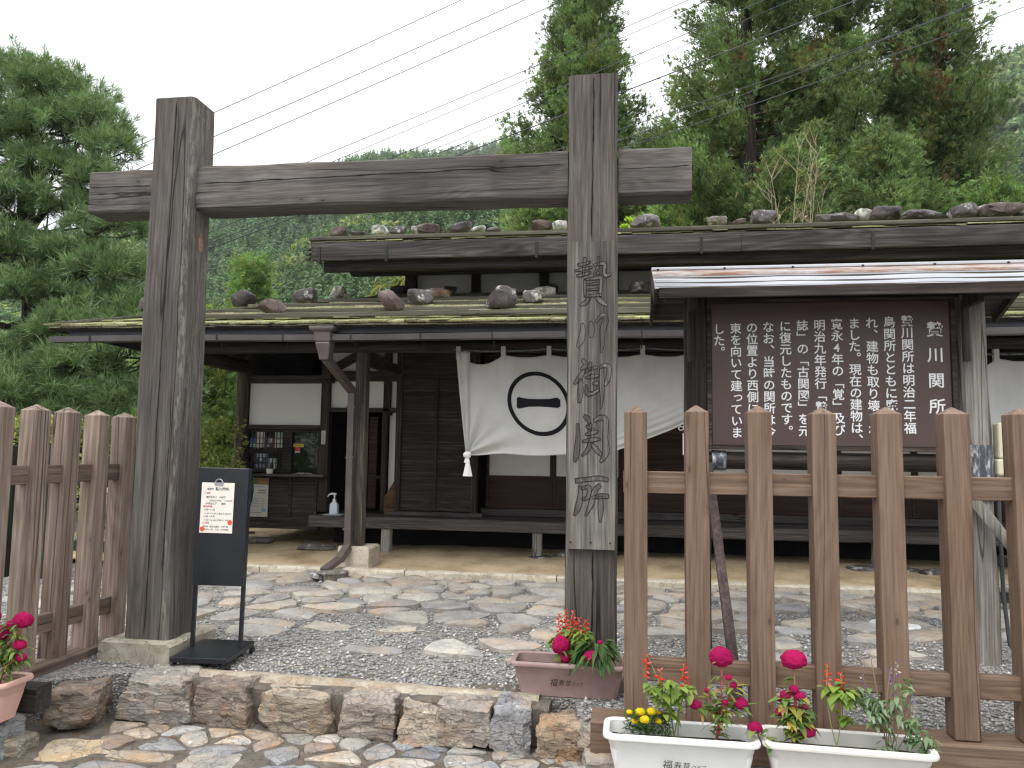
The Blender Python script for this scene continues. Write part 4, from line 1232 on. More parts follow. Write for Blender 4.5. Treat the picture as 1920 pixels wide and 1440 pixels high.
# lower roof: hipped lean-to with overlapping mossy shingles
def shingles(name, region, zf, y0, y1, ncourse, parent, mat, wmin=.09, wmax=.2):
    mb = MB()
    for k in range(ncourse):
        ya = y0 + (y1 - y0) * k / ncourse
        yb = ya + (y1 - y0) / ncourse * 1.35
        xa, xb = region(ya)
        x = xa
        while x < xb:
            w = random.uniform(wmin, wmax)
            j = random.uniform(-.02, .02)
            th = .013
            z0 = zf(ya) + .014 + random.uniform(-.004, .010)
            z1 = zf(yb) - .010
            g = random.uniform(.7, 1.1)
            c = (g, g * random.uniform(.97, 1.06), g * random.uniform(.8, 1.0))
            x1 = min(x + w - .004, xb)
            if x1 > x:
                ys = ya + j
                m_ = .95 + .4 * max(0, mnoise.noise(Vector((x * 1.3, ya * 4, 2))) + .35)
                cm = (c[0] * m_, c[1] * m_ * 1.03, c[2] * m_ * .95)
                o_ = len(mb.v)
                mb.add([(x, ys, z0), (x1, ys, z0 + random.uniform(-.003, .003)), (x1, yb, z1), (x, yb, z1), (x, ys, z0 + th), (x1, ys, z0 + th + random.uniform(-.003, .004)), (x1, yb, z1 + th), (x, yb, z1 + th)], [(4, 5, 6, 7), (0, 1, 5, 4), (1, 2, 6, 5), (3, 0, 4, 7), (3, 2, 1, 0)], c)
                for q in (0, 1, 4, 5): mb.c[o_ + q] = cm
            x += w
    if name == "shingles" and parent.name == "lower_roof":      # the thick butt end of the eave: stacked layers
        for q in range(2):
            x = -5.62 + .03 * q
            while x < XR:
                w = random.uniform(wmin, wmax)
                g = random.uniform(.9, 1.25)
                ye = 6.70 + .012 * q + random.uniform(-.012, .012)
                z = zf(6.70) + .006 - .016 * q + random.uniform(-.003, .003)
                mb.box(x, x + w - .004, ye, ye + .5, z, z + .012, (g * .60, g * .57, g * .62))
                x += w
    return mb.build(name, mat, parent)
mb = MB()   # boarding under the shingles, front and left slopes
E1, W1 = (-5.62, 6.74, lowz(6.74)), (-2.86, 9.62, lowz(9.62))
E2, W2 = (XR, 6.74, lowz(6.74)), (XR, 9.62, lowz(9.62))
E3, W3 = (-5.62, 13.5, lowz(6.74)), (-2.86, 13.5, lowz(9.62))
dn = lambda p: (p[0], p[1], p[2] - .04)
mb.add([E1, E2, W2, W1, dn(E1), dn(E2), dn(W2), dn(W1)], [(0, 1, 2, 3), (7, 6, 5, 4), (0, 4, 5, 1), (1, 5, 6, 2)])
mb.add([E3, E1, W1, W3, dn(E3), dn(E1), dn(W1), dn(W3)], [(0, 1, 2, 3), (7, 6, 5, 4), (0, 4, 5, 1), (2, 6, 7, 3)])
lr = mb.build("lower_roof", M_['house_y'], ho)
shingles("shingles", lambda y: (-5.66 + (y - 6.7) * .955, XR), lowz, 6.70, 9.45, 9, lr, M_['shingle'])
hipx = lambda y: -5.62 + (y - 6.74) * .958
for k, (y, h) in enumerate(((7.02, .052), (7.47, .052), (8.05, .05), (8.65, .05), (9.2, .05))):
    mb = MB()
    x = hipx(y) + (.55 if k == 0 else .15)
    i = 0
    while x < XR:
        w = random.uniform(2.6, 4.2)
        mb.bar((x, y + random.uniform(-.012, .012), lowz(y) + .022 + h / 2 + random.uniform(-.004, .006)), (min(x + w, XR), y + random.uniform(-.012, .012), lowz(y) + .022 + h / 2 + random.uniform(-.004, .006)), .075, h, 10, .006, .006, seed=k * 10 + i)
        x += w + .004
        i += 1
    mb.build("roof_batten", M_['batten'], lr, True)
    if k:       # dry moss and needles caught in front of each batten
        mb = MB()
        x = hipx(y) + .3
        while x < XR:
            w = random.uniform(.05, .16)
            q = mnoise.noise(Vector((x * .9, y * 3, 7))) + .25
            if q > 0:
                hh = .018 + .03 * min(q, .5) + random.uniform(-.004, .004)
                g = random.uniform(.75, 1.15)
                c = (.25 * g, .235 * g, .145 * g) if random.random() < .7 else (.22 * g, .25 * g, .10 * g)
                z = lowz(y - .05) + .018
                mb.add([(x, y - .10, z - .02), (x + w, y - .10, z - .02), (x + w, y - .038, z), (x, y - .038, z), (x + w * .1, y - .085, z + hh * .8), (x + w * .9, y - .085, z + hh * .75), (x + w * .85, y - .045, z + hh), (x + w * .15, y - .045, z + hh)], [(4, 5, 6, 7), (0, 1, 5, 4), (1, 2, 6, 5), (3, 0, 4, 7), (2, 3, 7, 6)], c)
            x += w * .8
        mb.build("moss", M_['moss'], lr)
mb = MB()   # board along the hip
mb.bar((-5.60, 6.78, lowz(6.78) + .02), (-2.95, 9.55, lowz(9.55) + .025), .14, .03, 10, .006, .006)
mb.build("hip_board", M_['batten'], lr, True)
mb = MB(); mb.box(-5.45, XR, 6.80, 6.825, 2.285, 2.352); mb.build("eave_board", M_['eaveboard'], lr, bevel=.004)
mb = MB(); mb.box(-5.45, -5.425, 6.828, 13.4, 2.285, 2.352); mb.build("eave_board", M_['eaveboard'], lr, bevel=.004)
# rafters under the lower roof
y0, y1 = 6.84, 9.5
x = -5.2
while x < XR:
    mb = MB()
    yb = min(y1, 6.84 + (x + 5.55) * 1.0) if x < -2.8 else y1
    if yb - y0 > .3:
        mb.bar((x, y0, lowz(y0) - .085), (x, yb, lowz(yb) - .085), .055, .085)
        mb.build("rafter", M_['house_y'], lr, bevel=.004)
    x += .455
mb = MB(); mb.bar((-5.48, 6.86, lowz(6.86) - .10), (-2.95, 9.5, lowz(9.5) - .10), .10, .12, 6, .006, .01); mb.build("hip_rafter", M_['house_x'], lr, True)
for yy in (7.4, 7.95, 8.5, 9.05, 9.6, 10.15, 10.7, 11.3, 11.9, 12.5):
    mb = MB(); mb.bar((-5.4, yy, lowz(6.96) - .085), (-3.0 if yy > 9.4 else -5.5 + (yy - 6.9), yy, lowz(9.3 if yy > 9.4 else yy) - .085), .055, .085); mb.build("rafter", M_['house_x'], lr, bevel=.004)
mb = MB(); mb.tube([(-4.75, 7.45, 2.245), (-3.2, 7.45, 2.25), (-1.2, 7.46, 2.24), (1.5, 7.45, 2.25), (XR, 7.45, 2.25)], .06, 12); mb.build("eave_purlin", M_['house_x'], ho, True)
mb = MB(); mb.tube([(-4.72, 7.45, 2.245), (-4.72, 9.5, 2.25), (-4.72, 13.4, 2.25)], .06, 12); mb.build("eave_purlin", M_['house_y'], ho, True)
mb = MB(); mb.bar((-2.66, 7.5, 2.13), (-2.62, 8.72, 2.13), .09, .12, 6, .006, .01); mb.build("tie_beam", M_['house_y'], ho, True)
mb = MB(); mb.bar((-4.52, 7.5, 2.16), (-4.50, 8.72, 2.16), .09, .12, 6, .006, .01); mb.build("tie_beam", M_['house_y'], ho, True)
# gutter, hooks and downpipe
gu = MB()
xs = [-5.59, XR]
prof = [(6.70, 2.268), (6.705, 2.215), (6.79, 2.212), (6.796, 2.268), (6.790, 2.268), (6.785, 2.220), (6.712, 2.222), (6.707, 2.268)]
m = len(prof)
nseg = 24
vs = [(-5.59 + (XR + 5.59) * i / nseg, a, b + .006 * math.sin(i * .9)) for i in range(nseg + 1) for a, b in prof]
gu.add(vs, [(i * m + k, i * m + (k + 1) % m, (i + 1) * m + (k + 1) % m, (i + 1) * m + k) for i in range(nseg) for k in range(m)] + [tuple(range(m)), tuple(nseg * m + k for k in range(m))])
gut = gu.build("gutter", M_['gutter'], ho)
x = -5.15
while x < 6:
    mb = MB()
    mb.box(x - .006, x + .006, 6.694, 6.699, 2.205, 2.275)
    mb.tube([(x, 6.80, 2.225), (x, 6.82, 2.15), (x, 6.845, 2.13), (x, 6.87, 2.15), (x, 6.87, 2.2)], .005, 6)
    mb.build("gutter_hook", M_['iron'], gut)
    x += .66
dp = MB()
def loft(mb, secs):
    vs = []
    for (cx, cy, z, w, d) in secs: vs += [(cx - w / 2, cy - d / 2, z), (cx + w / 2, cy - d / 2, z), (cx + w / 2, cy + d / 2, z), (cx - w / 2, cy + d / 2, z)]
    n = len(secs)
    mb.add(vs, [(i * 4 + k, i * 4 + (k + 1) % 4, (i + 1) * 4 + (k + 1) % 4, (i + 1) * 4 + k) for i in range(n - 1) for k in range(4)] + [(3, 2, 1, 0), ((n - 1) * 4, (n - 1) * 4 + 1, (n - 1) * 4 + 2, (n - 1) * 4 + 3)])
loft(dp, [(-2.775, 6.745, 2.335, .235, .20), (-2.775, 6.745, 2.31, .235, .20), (-2.775, 6.745, 2.292, .205, .175), (-2.775, 6.745, 2.285, .165, .15), (-2.772, 6.745, 2.20, .15, .14), (-2.772, 6.745, 2.192, .125, .12), (-2.772, 6.745, 2.18, .14, .13), (-2.765, 6.75, 2.08, .105, .10), (-2.765, 6.752, 2.03, .085, .09)])
dpo = dp.build("rain_hopper", M_['pipe'], ho, bevel=.004)
mb = MB()
mb.bar((-2.765, 6.76, 2.05), (-2.715, 7.34, 1.79), .072, .065)
mb.bar((-2.715, 7.345, 1.82), (-2.705, 7.345, .24), .066, .066)
mb.bar((-2.705, 7.345, .26), (-2.735, 7.20, .15), .072, .07)
mb.bar((-2.735, 7.21, .155), (-2.80, 6.98, .075), .082, .05)
dpi = mb.build("downpipe", M_['pipe'], ho, bevel=.004)
for z in (1.62, 1.12, .42):
    mb = MB(); mb.box(-2.752, -2.668, 7.305, 7.385, z, z + .018); mb.build("pipe_clamp", M_['pipe'], dpi)
# porch post on its stone, corner post and wall posts
mb = MB(); mb.bar((-2.655, 7.49, .26), (-2.66, 7.49, 2.20), .115, .115, 14, .006, .012); mb.build("porch_post", M_['porch_post'], ho, True)
mb = MB(); mb.bar((-2.65, 7.35, .13), (-2.65, 7.67, .13), .32, .26, 5, .015, .02); mb.build("post_stone", M_['kerb'], ho, True)
mb = MB(); roundlog(mb, -4.60, 8.70, .12, 2.14, .075, .07, 4); mb.build("corner_post", M_['porch_post'], ho, True)
def post(x0, x1, z0, z1, y=8.70, d=.11, mat='house_z'):
    mb = MB(); mb.box(x0, x1, y, y + d, z0, z1); return mb.build("wall_post", M_[mat], ho, bevel=.004)
post(-3.60, -3.49, .48, 2.45); post(-2.83, -2.745, 1.62, 2.45); post(-2.63, -2.55, .5, 2.5, 8.66)
def hbeam(x0, x1, z0, z1, y=8.695, d=.12, nm="wall_beam", mat='house_x'):
    mb = MB(); mb.box(x0, x1, y, y + d, z0, z1); return mb.build(nm, M_[mat], ho, bevel=.004)
hbeam(-4.52, -3.602, 1.44, 1.495); hbeam(-4.60, -3.45, 1.995, 2.09); hbeam(-3.488, -2.632, 2.02, 2.14); hbeam(-3.488, -2.632, 1.655, 1.705, 8.70, .10); hbeam(-4.62, -3.58, .27, .40, 8.69, .14, "ground_sill")
def panel(nm, x0, x1, y, z0, z1, mat, d=.03):
    mb = MB(); mb.box(x0, x1, y, y + d, z0, z1); return mb.build(nm, M_[mat], ho)
panel("plaster_panel", -4.52, -3.601, 8.745, 1.496, 1.994, 'plaster'); panel("plaster_panel", -3.488, -2.831, 8.745, 1.706, 2.019, 'plaster'); panel("plaster_panel", -2.744, -2.632, 8.745, 1.706, 2.019, 'plaster')
panel("plaster_panel", -3.488, -2.831, 8.745, 2.141, 2.42, 'plaster'); panel("plaster_panel", -2.744, -2.632, 8.745, 2.141, 2.42, 'plaster'); panel("plaster_panel", -2.775, -2.655, 8.80, .60, 1.654, 'plaster')
mb = MB(); mb.bar((-3.52, 8.71, 2.13), (-3.10, 8.71, 2.36), .05, .10); mb.bar((-3.1, 8.71, 2.36), (-2.8, 8.71, 2.22), .05, .10); mb.build("curved_brace", M_['house_x'], ho)
# ticket window: lattice with leaflets on the left, glass on the right
tw = empty("ticket_window", (-4.03, 8.75, 1.2)); tw.parent = ho; tw.location = Vector((-4.03, 8.75, 1.2)) - ho.location
mb = MB()
mb.box(-4.535, -4.50, 8.71, 8.80, .925, 1.438); mb.box(-4.07, -3.95, 8.715, 8.79, .925, 1.438); mb.box(-3.628, -3.602, 8.715, 8.79, .925, 1.438)
mb.box(-4.499, -4.071, 8.72, 8.78, 1.415, 1.438); mb.box(-4.499, -4.071, 8.72, 8.78, 1.155, 1.205); mb.box(-4.499, -4.071, 8.72, 8.78, .925, .965); mb.box(-3.949, -3.629, 8.72, 8.78, 1.41, 1.438)
mb.build("frame", M_['house_x'], tw, bevel=.003)
mb = MB()
for x in np.linspace(-4.46, -4.11, 9): mb.box(x - .004, x + .004, 8.735, 8.743, .966, 1.154); mb.box(x - .004, x + .004, 8.735, 8.743, 1.206, 1.414)
for z in (1.04, 1.10, 1.27, 1.335): mb.box(-4.498, -4.072, 8.728, 8.734, z - .004, z + .004)
mb.build("lattice", M_['redwood'], tw)
mb = MB(); mb.box(-3.948, -3.63, 8.752, 8.758, .93, 1.409); mb.build("pane", M_['glass'], tw)
mb = MB(); mb.box(-4.498, -4.072, 8.752, 8.758, .966, 1.414); mb.build("pane", M_['glass'], tw)
mb = MB(); mb.box(-4.55, -3.47, 8.53, 8.69, .888, .915); mb.build("counter", M_['deck'], ho, bevel=.004)
mb = MB()
for k, z in enumerate(np.linspace(.402, .886, 5)[:-1]):
    mb.add([(-4.53, 8.715 - .014, z), (-3.602, 8.715 - .014, z), (-3.602, 8.715, z + .135), (-4.53, 8.715, z + .135), (-4.53, 8.74, z), (-3.602, 8.74, z), (-3.602, 8.74, z + .135), (-4.53, 8.74, z + .135)], [(0, 1, 2, 3), (0, 4, 5, 1), (3, 2, 6, 7), (4, 7, 6, 5)])
for x in (-3.935, -3.615, -4.25): mb.box(x - .012, x + .012, 8.682, 8.712, .402, .886)
mb.build("weatherboard", M_['house_x'], ho)
# doorway interior and storm-shutter box
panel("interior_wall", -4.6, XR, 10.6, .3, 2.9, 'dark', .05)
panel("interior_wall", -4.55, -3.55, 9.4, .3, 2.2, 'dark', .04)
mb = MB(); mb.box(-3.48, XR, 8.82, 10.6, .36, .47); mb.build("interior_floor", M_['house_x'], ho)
mb = MB()
for x in (-3.42, -3.28, -3.14): mb.box(x, x + .10, 9.15, 9.18, .5, 1.62)
mb.box(-3.45, -2.9, 9.13, 9.149, .86, .90); mb.build("sliding_door", M_['redwood'], ho)
mb = MB(); mb.box(-2.845, -2.785, 8.73, 8.79, .5, 1.654); mb.build("door_jamb", M_['house_z'], ho, bevel=.003)
sb = MB()
zz = np.linspace(.53, 2.36, 13)
for a, b in zip(zz[:-1], zz[1:]):
    sb.add([(-2.56, 8.585, a), (-1.735, 8.585, a), (-1.735, 8.60, b), (-2.56, 8.60, b), (-2.56, 8.63, a), (-1.735, 8.63, a), (-1.735, 8.63, b), (-2.56, 8.63, b)], [(0, 1, 2, 3), (0, 4, 5, 1), (3, 2, 6, 7)])
sbo = sb.build("shutter_box", M_['house_x'], ho)
mb = MB()
mb.box(-2.63, -2.562, 8.56, 8.68, .52, 2.40); mb.box(-1.733, -1.67, 8.56, 8.68, .52, 2.40); mb.box(-2.165, -2.14, 8.565, 8.583, .53, 2.36); mb.box(-2.56, -1.735, 8.56, 8.66, 2.362, 2.40)
mb.build("shutter_frame", M_['house_z'], sbo, bevel=.003)
mb = MB(); mb.box(-2.70, -1.60, 8.54, 8.70, .472, .518); mb.build("shutter_sill", M_['deck'], sbo, bevel=.004)
# sliding paper screens along the veranda
x = -1.62
k = 0
while x < 8.5:
    w = .78
    so = empty("sliding_screen", (x, 8.9, .5)); so.parent = ho; so.location = Vector((x, 8.9, .5)) - ho.location
    mb = MB(); mb.box(x, x + .035, 8.89, 8.925, .56, 2.2); mb.box(x + w - .035, x + w, 8.89, 8.925, .56, 2.2); mb.box(x + .036, x + w - .036, 8.892, 8.923, .56, .60); mb.box(x + .036, x + w - .036, 8.892, 8.923, .90, .935); mb.box(x + .036, x + w - .036, 8.892, 8.923, 2.16, 2.2)
    mb.build("frame", M_['redwood'], so, bevel=.003)
    mb = MB(); mb.box(x + .036, x + w - .036, 8.90, 8.915, .601, .899); mb.build("lower_board", M_['redwood'], so)
    mb = MB(); mb.box(x + .036, x + w - .036, 8.90, 8.912, .936, 2.159 if k < 3 else 1.30); mb.build("paper" if k != 2 else "board", M_['paper'] if k != 2 else M_['redwood'], so)
    x += w + .002
    k += 1
hbeam(-1.66, XR, 2.20, 2.36, 8.86, .14); hbeam(-1.668, XR, .475, .555, 8.84, .16, "threshold", 'deck')
# veranda
ve = MB()
y = 8.30
ve.bar((-3.53, 8.36, .405), (XR, 8.36, .405), .12, .125, 40, .004, .008)
veo = ve.build("veranda", M_['deck'], ho, True)
mb = MB()
for k, y in enumerate(np.linspace(8.425, 8.80, 4)): mb.box(-3.52, XR, y, y + .12, .43, .462 + .003 * (k % 2))
mb.build("deck_board", M_['deck'], veo, bevel=.003)
for x in (-2.645, -.955, .79, 2.52, 4.3, 6.1):
    mb = MB(); mb.bar((x, 8.39, .06), (x, 8.39, .345), .10, .11, 5, .006, .01); mb.build("leg", M_['legwood'], veo, True)
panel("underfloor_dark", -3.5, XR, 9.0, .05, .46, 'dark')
# side wall of the house, left
mb = MB(); mb.box(-4.60, -4.52, 8.82, 13.3, .27, 2.9); mb.build("side_wall", M_['house_y'], ho)
# upper wall with plaster panels
mb = MB(); mb.box(-2.80, XR, 9.66, 9.70, 3.19, 3.75); mb.build("upper_plaster", M_['plaster'], ho)
for k in range(12):
    x = -2.87 + .885 * k
    mb = MB(); mb.box(x, x + (.15 if k == 0 else .115), 9.58, 9.655, 3.16, 3.7); mb.build("upper_post", M_['house_z'], ho, bevel=.004)
hbeam(-2.9, XR, 3.155, 3.235, 9.57, .085, "upper_sill")
mb = MB(); mb.box(-2.87, -2.80, 9.70, 13.4, 3.0, 3.9); mb.build("upper_side_wall", M_['house_y'], ho)
# upper roof
mb = MB()
A, B, Cc, D = (-3.62, 8.33, upz(8.33)), (XR, 8.33, upz(8.33)), (XR, 12.4, upz(12.4)), (-3.62, 12.4, upz(12.4))
dn = lambda p, k=.05: (p[0], p[1], p[2] - k)
mb.add([A, B, Cc, D, dn(A), dn(B), dn(Cc), dn(D)], [(0, 1, 2, 3), (7, 6, 5, 4), (0, 4, 5, 1), (3, 7, 4, 0)])
A, B = (-3.62, 16.4, upz(8.33)), (XR, 16.4, upz(8.33))
mb.add([D, Cc, B, A, dn(D), dn(Cc), dn(B), dn(A)], [(0, 1, 2, 3), (7, 6, 5, 4), (3, 7, 4, 0)])
ur = mb.build("upper_roof", M_['house_y'], ho)
shingles("shingles", lambda y: (-3.63, XR), lambda y: upz(y) + .004, 8.34, 12.3, 10, ur, M_['shingle'], .1, .22)
for k, y in enumerate((8.37, 9.0, 9.7, 10.5, 11.3)):
    mb = MB()
    x = -3.66 + .05 * k
    i = 0
    while x < XR:
        w = random.uniform(2.8, 4.5)
        mb.bar((x, y, upz(y) + .05 + random.uniform(-.003, .004)), (min(x + w, XR), y, upz(y) + .05 + random.uniform(-.003, .004)), .10, .045, 10, .006, .006, seed=60 + k * 10 + i)
        x += w + .003
        i += 1
    mb.build("roof_batten", M_['batten'], ur, True)
mb = MB()
mb.bar((-3.585, 8.285, 3.475), (1.2, 8.285, 3.47), .05, .205, 24, .005, .006, seed=3)
mb.bar((1.204, 8.285, 3.47), (XR, 8.285, 3.475), .05, .205, 30, .005, .006, seed=4)
fa = mb.build("fascia", M_['fascia'], ur, True)
for x in (-3.50, -2.70, -.985, .79, 2.52, 4.3):
    mb = MB(); mb.box(x - .014, x + .014, 8.248, 8.257, 3.36, 3.53); mb.box(x - .018, x + .018, 8.25, 8.33, 3.345, 3.36); mb.build("iron_strap", M_['iron'], fa, bevel=.002)
mb = MB(); mb.bar((-3.60, 8.33, 3.50), (-3.60, 12.3, 3.50 + SL * 3.97), .06, .20, 8, .006, .008); mb.build("bargeboard", M_['fascia'], ur, True)
mb = MB()
for k in range(3): mb.box(-3.70 + .01 * k, -3.64, 8.30, 8.36, 3.40 + .055 * k, 3.43 + .055 * k)
mb.build("verge_board_ends", M_['batten'], ur, bevel=.003)
mb = MB(); mb.bar((-3.50, 8.45, 3.34), (XR, 8.45, 3.34), .10, .12, 10, .004, .008); mb.build("wall_plate", M_['house_x'], ur, True)
mb = MB(); mb.bar((-3.36, 8.95, 3.435), (XR, 8.95, 3.435), .14, .17, 10, .004, .008); mb.build("wall_plate", M_['house_x'], ur, True)
mb = MB(); mb.bar((-3.30, 9.60, 3.60), (XR, 9.60, 3.60), .16, .16, 10, .004, .008); mb.build("wall_plate", M_['house_x'], ur, True)
x = -3.4
while x < XR:
    mb = MB(); mb.bar((x, 8.36, upz(8.36) - .10), (x, 9.75, upz(9.75) - .10), .06, .09); mb.build("rafter", M_['house_y'], ur, bevel=.003)
    x += .455

# ------------------------------------------------------------------ stones weighing down the roofs
lows = [(-5.30, 7.72, .20, .14, 'roof_grey', "small grey stone on the lower roof half hidden by the left gate post"), (-4.37, 8.16, .29, .17, 'roof_dark', "dark grey brown lumpy stone at the left end of the lower roof"), (-3.59, 7.22, .33, .135, 'roof_red', "smooth rounded reddish tan stone low on the lower roof"),
        (-3.64, 8.18, .28, .17, 'roof_dark', "purple brown blocky stone on the lower roof left of the lichen stone"), (-3.52, 8.89, .22, .15, 'roof_lichen', "pale lichen covered stone high on the left of the lower roof"), (-2.36, 7.36, .31, .19, 'roof_red', "big brown slab leaning on the lower roof beside a grey stone"),
        (-2.22, 7.95, .30, .155, 'roof_grey', "grey lichen flecked stone just behind the leaning brown slab"), (-2.20, 8.66, .37, .115, 'roof_rust', "long flat stone with orange lichen on the lower roof"), (-2.90, 9.42, .26, .10, 'roof_dark', "dark stone in shade at the foot of the upper wall corner post"), (-2.23, 9.38, .19, .10, 'roof_dark', "small dark block in shade under the upper plaster panel"),
        (-1.22, 7.37, .31, .20, 'roof_dark', "biggest purple brown boulder on the lower roof"), (-1.00, 7.98, .27, .125, 'roof_grey', "grey wedge stone right of the biggest purple brown boulder"), (-.95, 8.66, .32, .115, 'roof_lichen', "white lichen crusted flat stone right behind the grey wedge stone"), (-.93, 9.38, .17, .10, 'roof_dark', "small dark stone in shade behind the white lichen stone"),
        (.17, 8.72, .29, .14, 'roof_dark', "dark brown stone on the lower roof right of the gate post"), (3.55, 8.2, .30, .07, 'roof_dark', "flat dark stone on the lower roof right of the notice board")]
ups = [(-3.42, .22, .125, 'roof_red', "brown round stone at the left end of the upper roof"), (-3.18, .19, .065, 'roof_dark', "low dark stone second from the left on the upper roof"), (-2.90, .22, .135, 'roof_lichen', "white lichen spotted stone third on the upper roof"), (-2.66, .21, .11, 'roof_grey', "grey oval stone fourth on the upper roof"),
       (-2.45, .19, .105, 'roof_lichen', "pale lichen stone behind the reddish split stone on the upper roof"), (-2.31, .30, .125, 'roof_red', "reddish brown split looking stone on the upper roof"), (-1.95, .34, .115, 'roof_grey', "long slanting grey and white stone on the upper roof"), (-1.71, .19, .075, 'roof_lichen', "low crusty lichen stone on the upper roof"),
       (-1.53, .17, .065, 'roof_grey', "small grey stone ending the row left of the gate post"), (-.97, .25, .12, 'roof_red', "smooth brown dome stone just left of the right gate post"), (-.76, .18, .11, 'roof_lichen', "rough lichen stone touching the right gate post's left edge"), (.20, .34, .15, 'roof_grey', "big grey lump stone just right of the gate post"),
       (.25, .22, .17, 'roof_tan', "tan stone peeking over the big grey lump"), (1.0, .22, .11, 'roof_tan', "tan lichen stone alone on the upper roof"), (1.24, .16, .07, 'roof_red', "small brown stone left of the round grey boulder"), (1.48, .31, .165, 'roof_grey', "round grey lichen boulder on the upper roof"), (2.13, .19, .09, 'roof_grey', "bluish slab stone starting the middle right row"),
       (2.32, .36, .095, 'roof_grey', "long low grey stone in the middle right row"), (2.56, .18, .145, 'roof_lichen', "pointed lichen stone left of the dark purple boulder"), (2.77, .32, .165, 'roof_dark', "dark purple boulder on the upper roof"), (2.99, .17, .05, 'roof_tan', "thin tan stone right of the dark purple boulder"), (3.13, .42, .085, 'roof_grey', "flat wide grey brown stone on the upper roof"),
       (3.53, .32, .16, 'roof_grey', "slab stone leaning up above the right end of the notice board"), (3.69, .28, .105, 'roof_tan', "brownish stone beside the leaning slab"), (3.88, .46, .135, 'roof_red', "wide brown stone near the right end of the upper roof"), (4.10, .14, .06, 'roof_dark', "last small dark stone at the right picture edge")]
for i, (x, y, w, h, m, lab) in enumerate(lows):
    mb = MB()
    h *= 1.2
    rock(mb, (x, y + .05, lowz(y + .05) + .045 + h * .45), (w, w * .72, h), 200 + i, 9 if m != 'roof_red' else 5, .07, 3, .25 if m != 'roof_red' else 0, random.uniform(-.15, .15), random.uniform(-.5, .5))
    tag(mb.build("roof_stone", M_[m], smooth=True, ang=50), lab, "stone", "stones weighing down the roofs")
for i, (x, w, h, m, lab) in enumerate(ups):
    mb = MB()
    y = 8.58 + random.uniform(-.03, .08) + (.14 if 'behind' in lab or 'peeking' in lab else 0)
    rock(mb, (x, y, upz(y) + .085 + h * .45), (w, w * .75, h), 300 + i, 10 if m not in ('roof_red',) else 5, .08, 3, .2, .35 if 'lean' in lab or 'slant' in lab else random.uniform(-.12, .12), random.uniform(-.4, .4))
    tag(mb.build("roof_stone", M_[m], smooth=True, ang=50), lab, "stone", "stones weighing down the roofs")

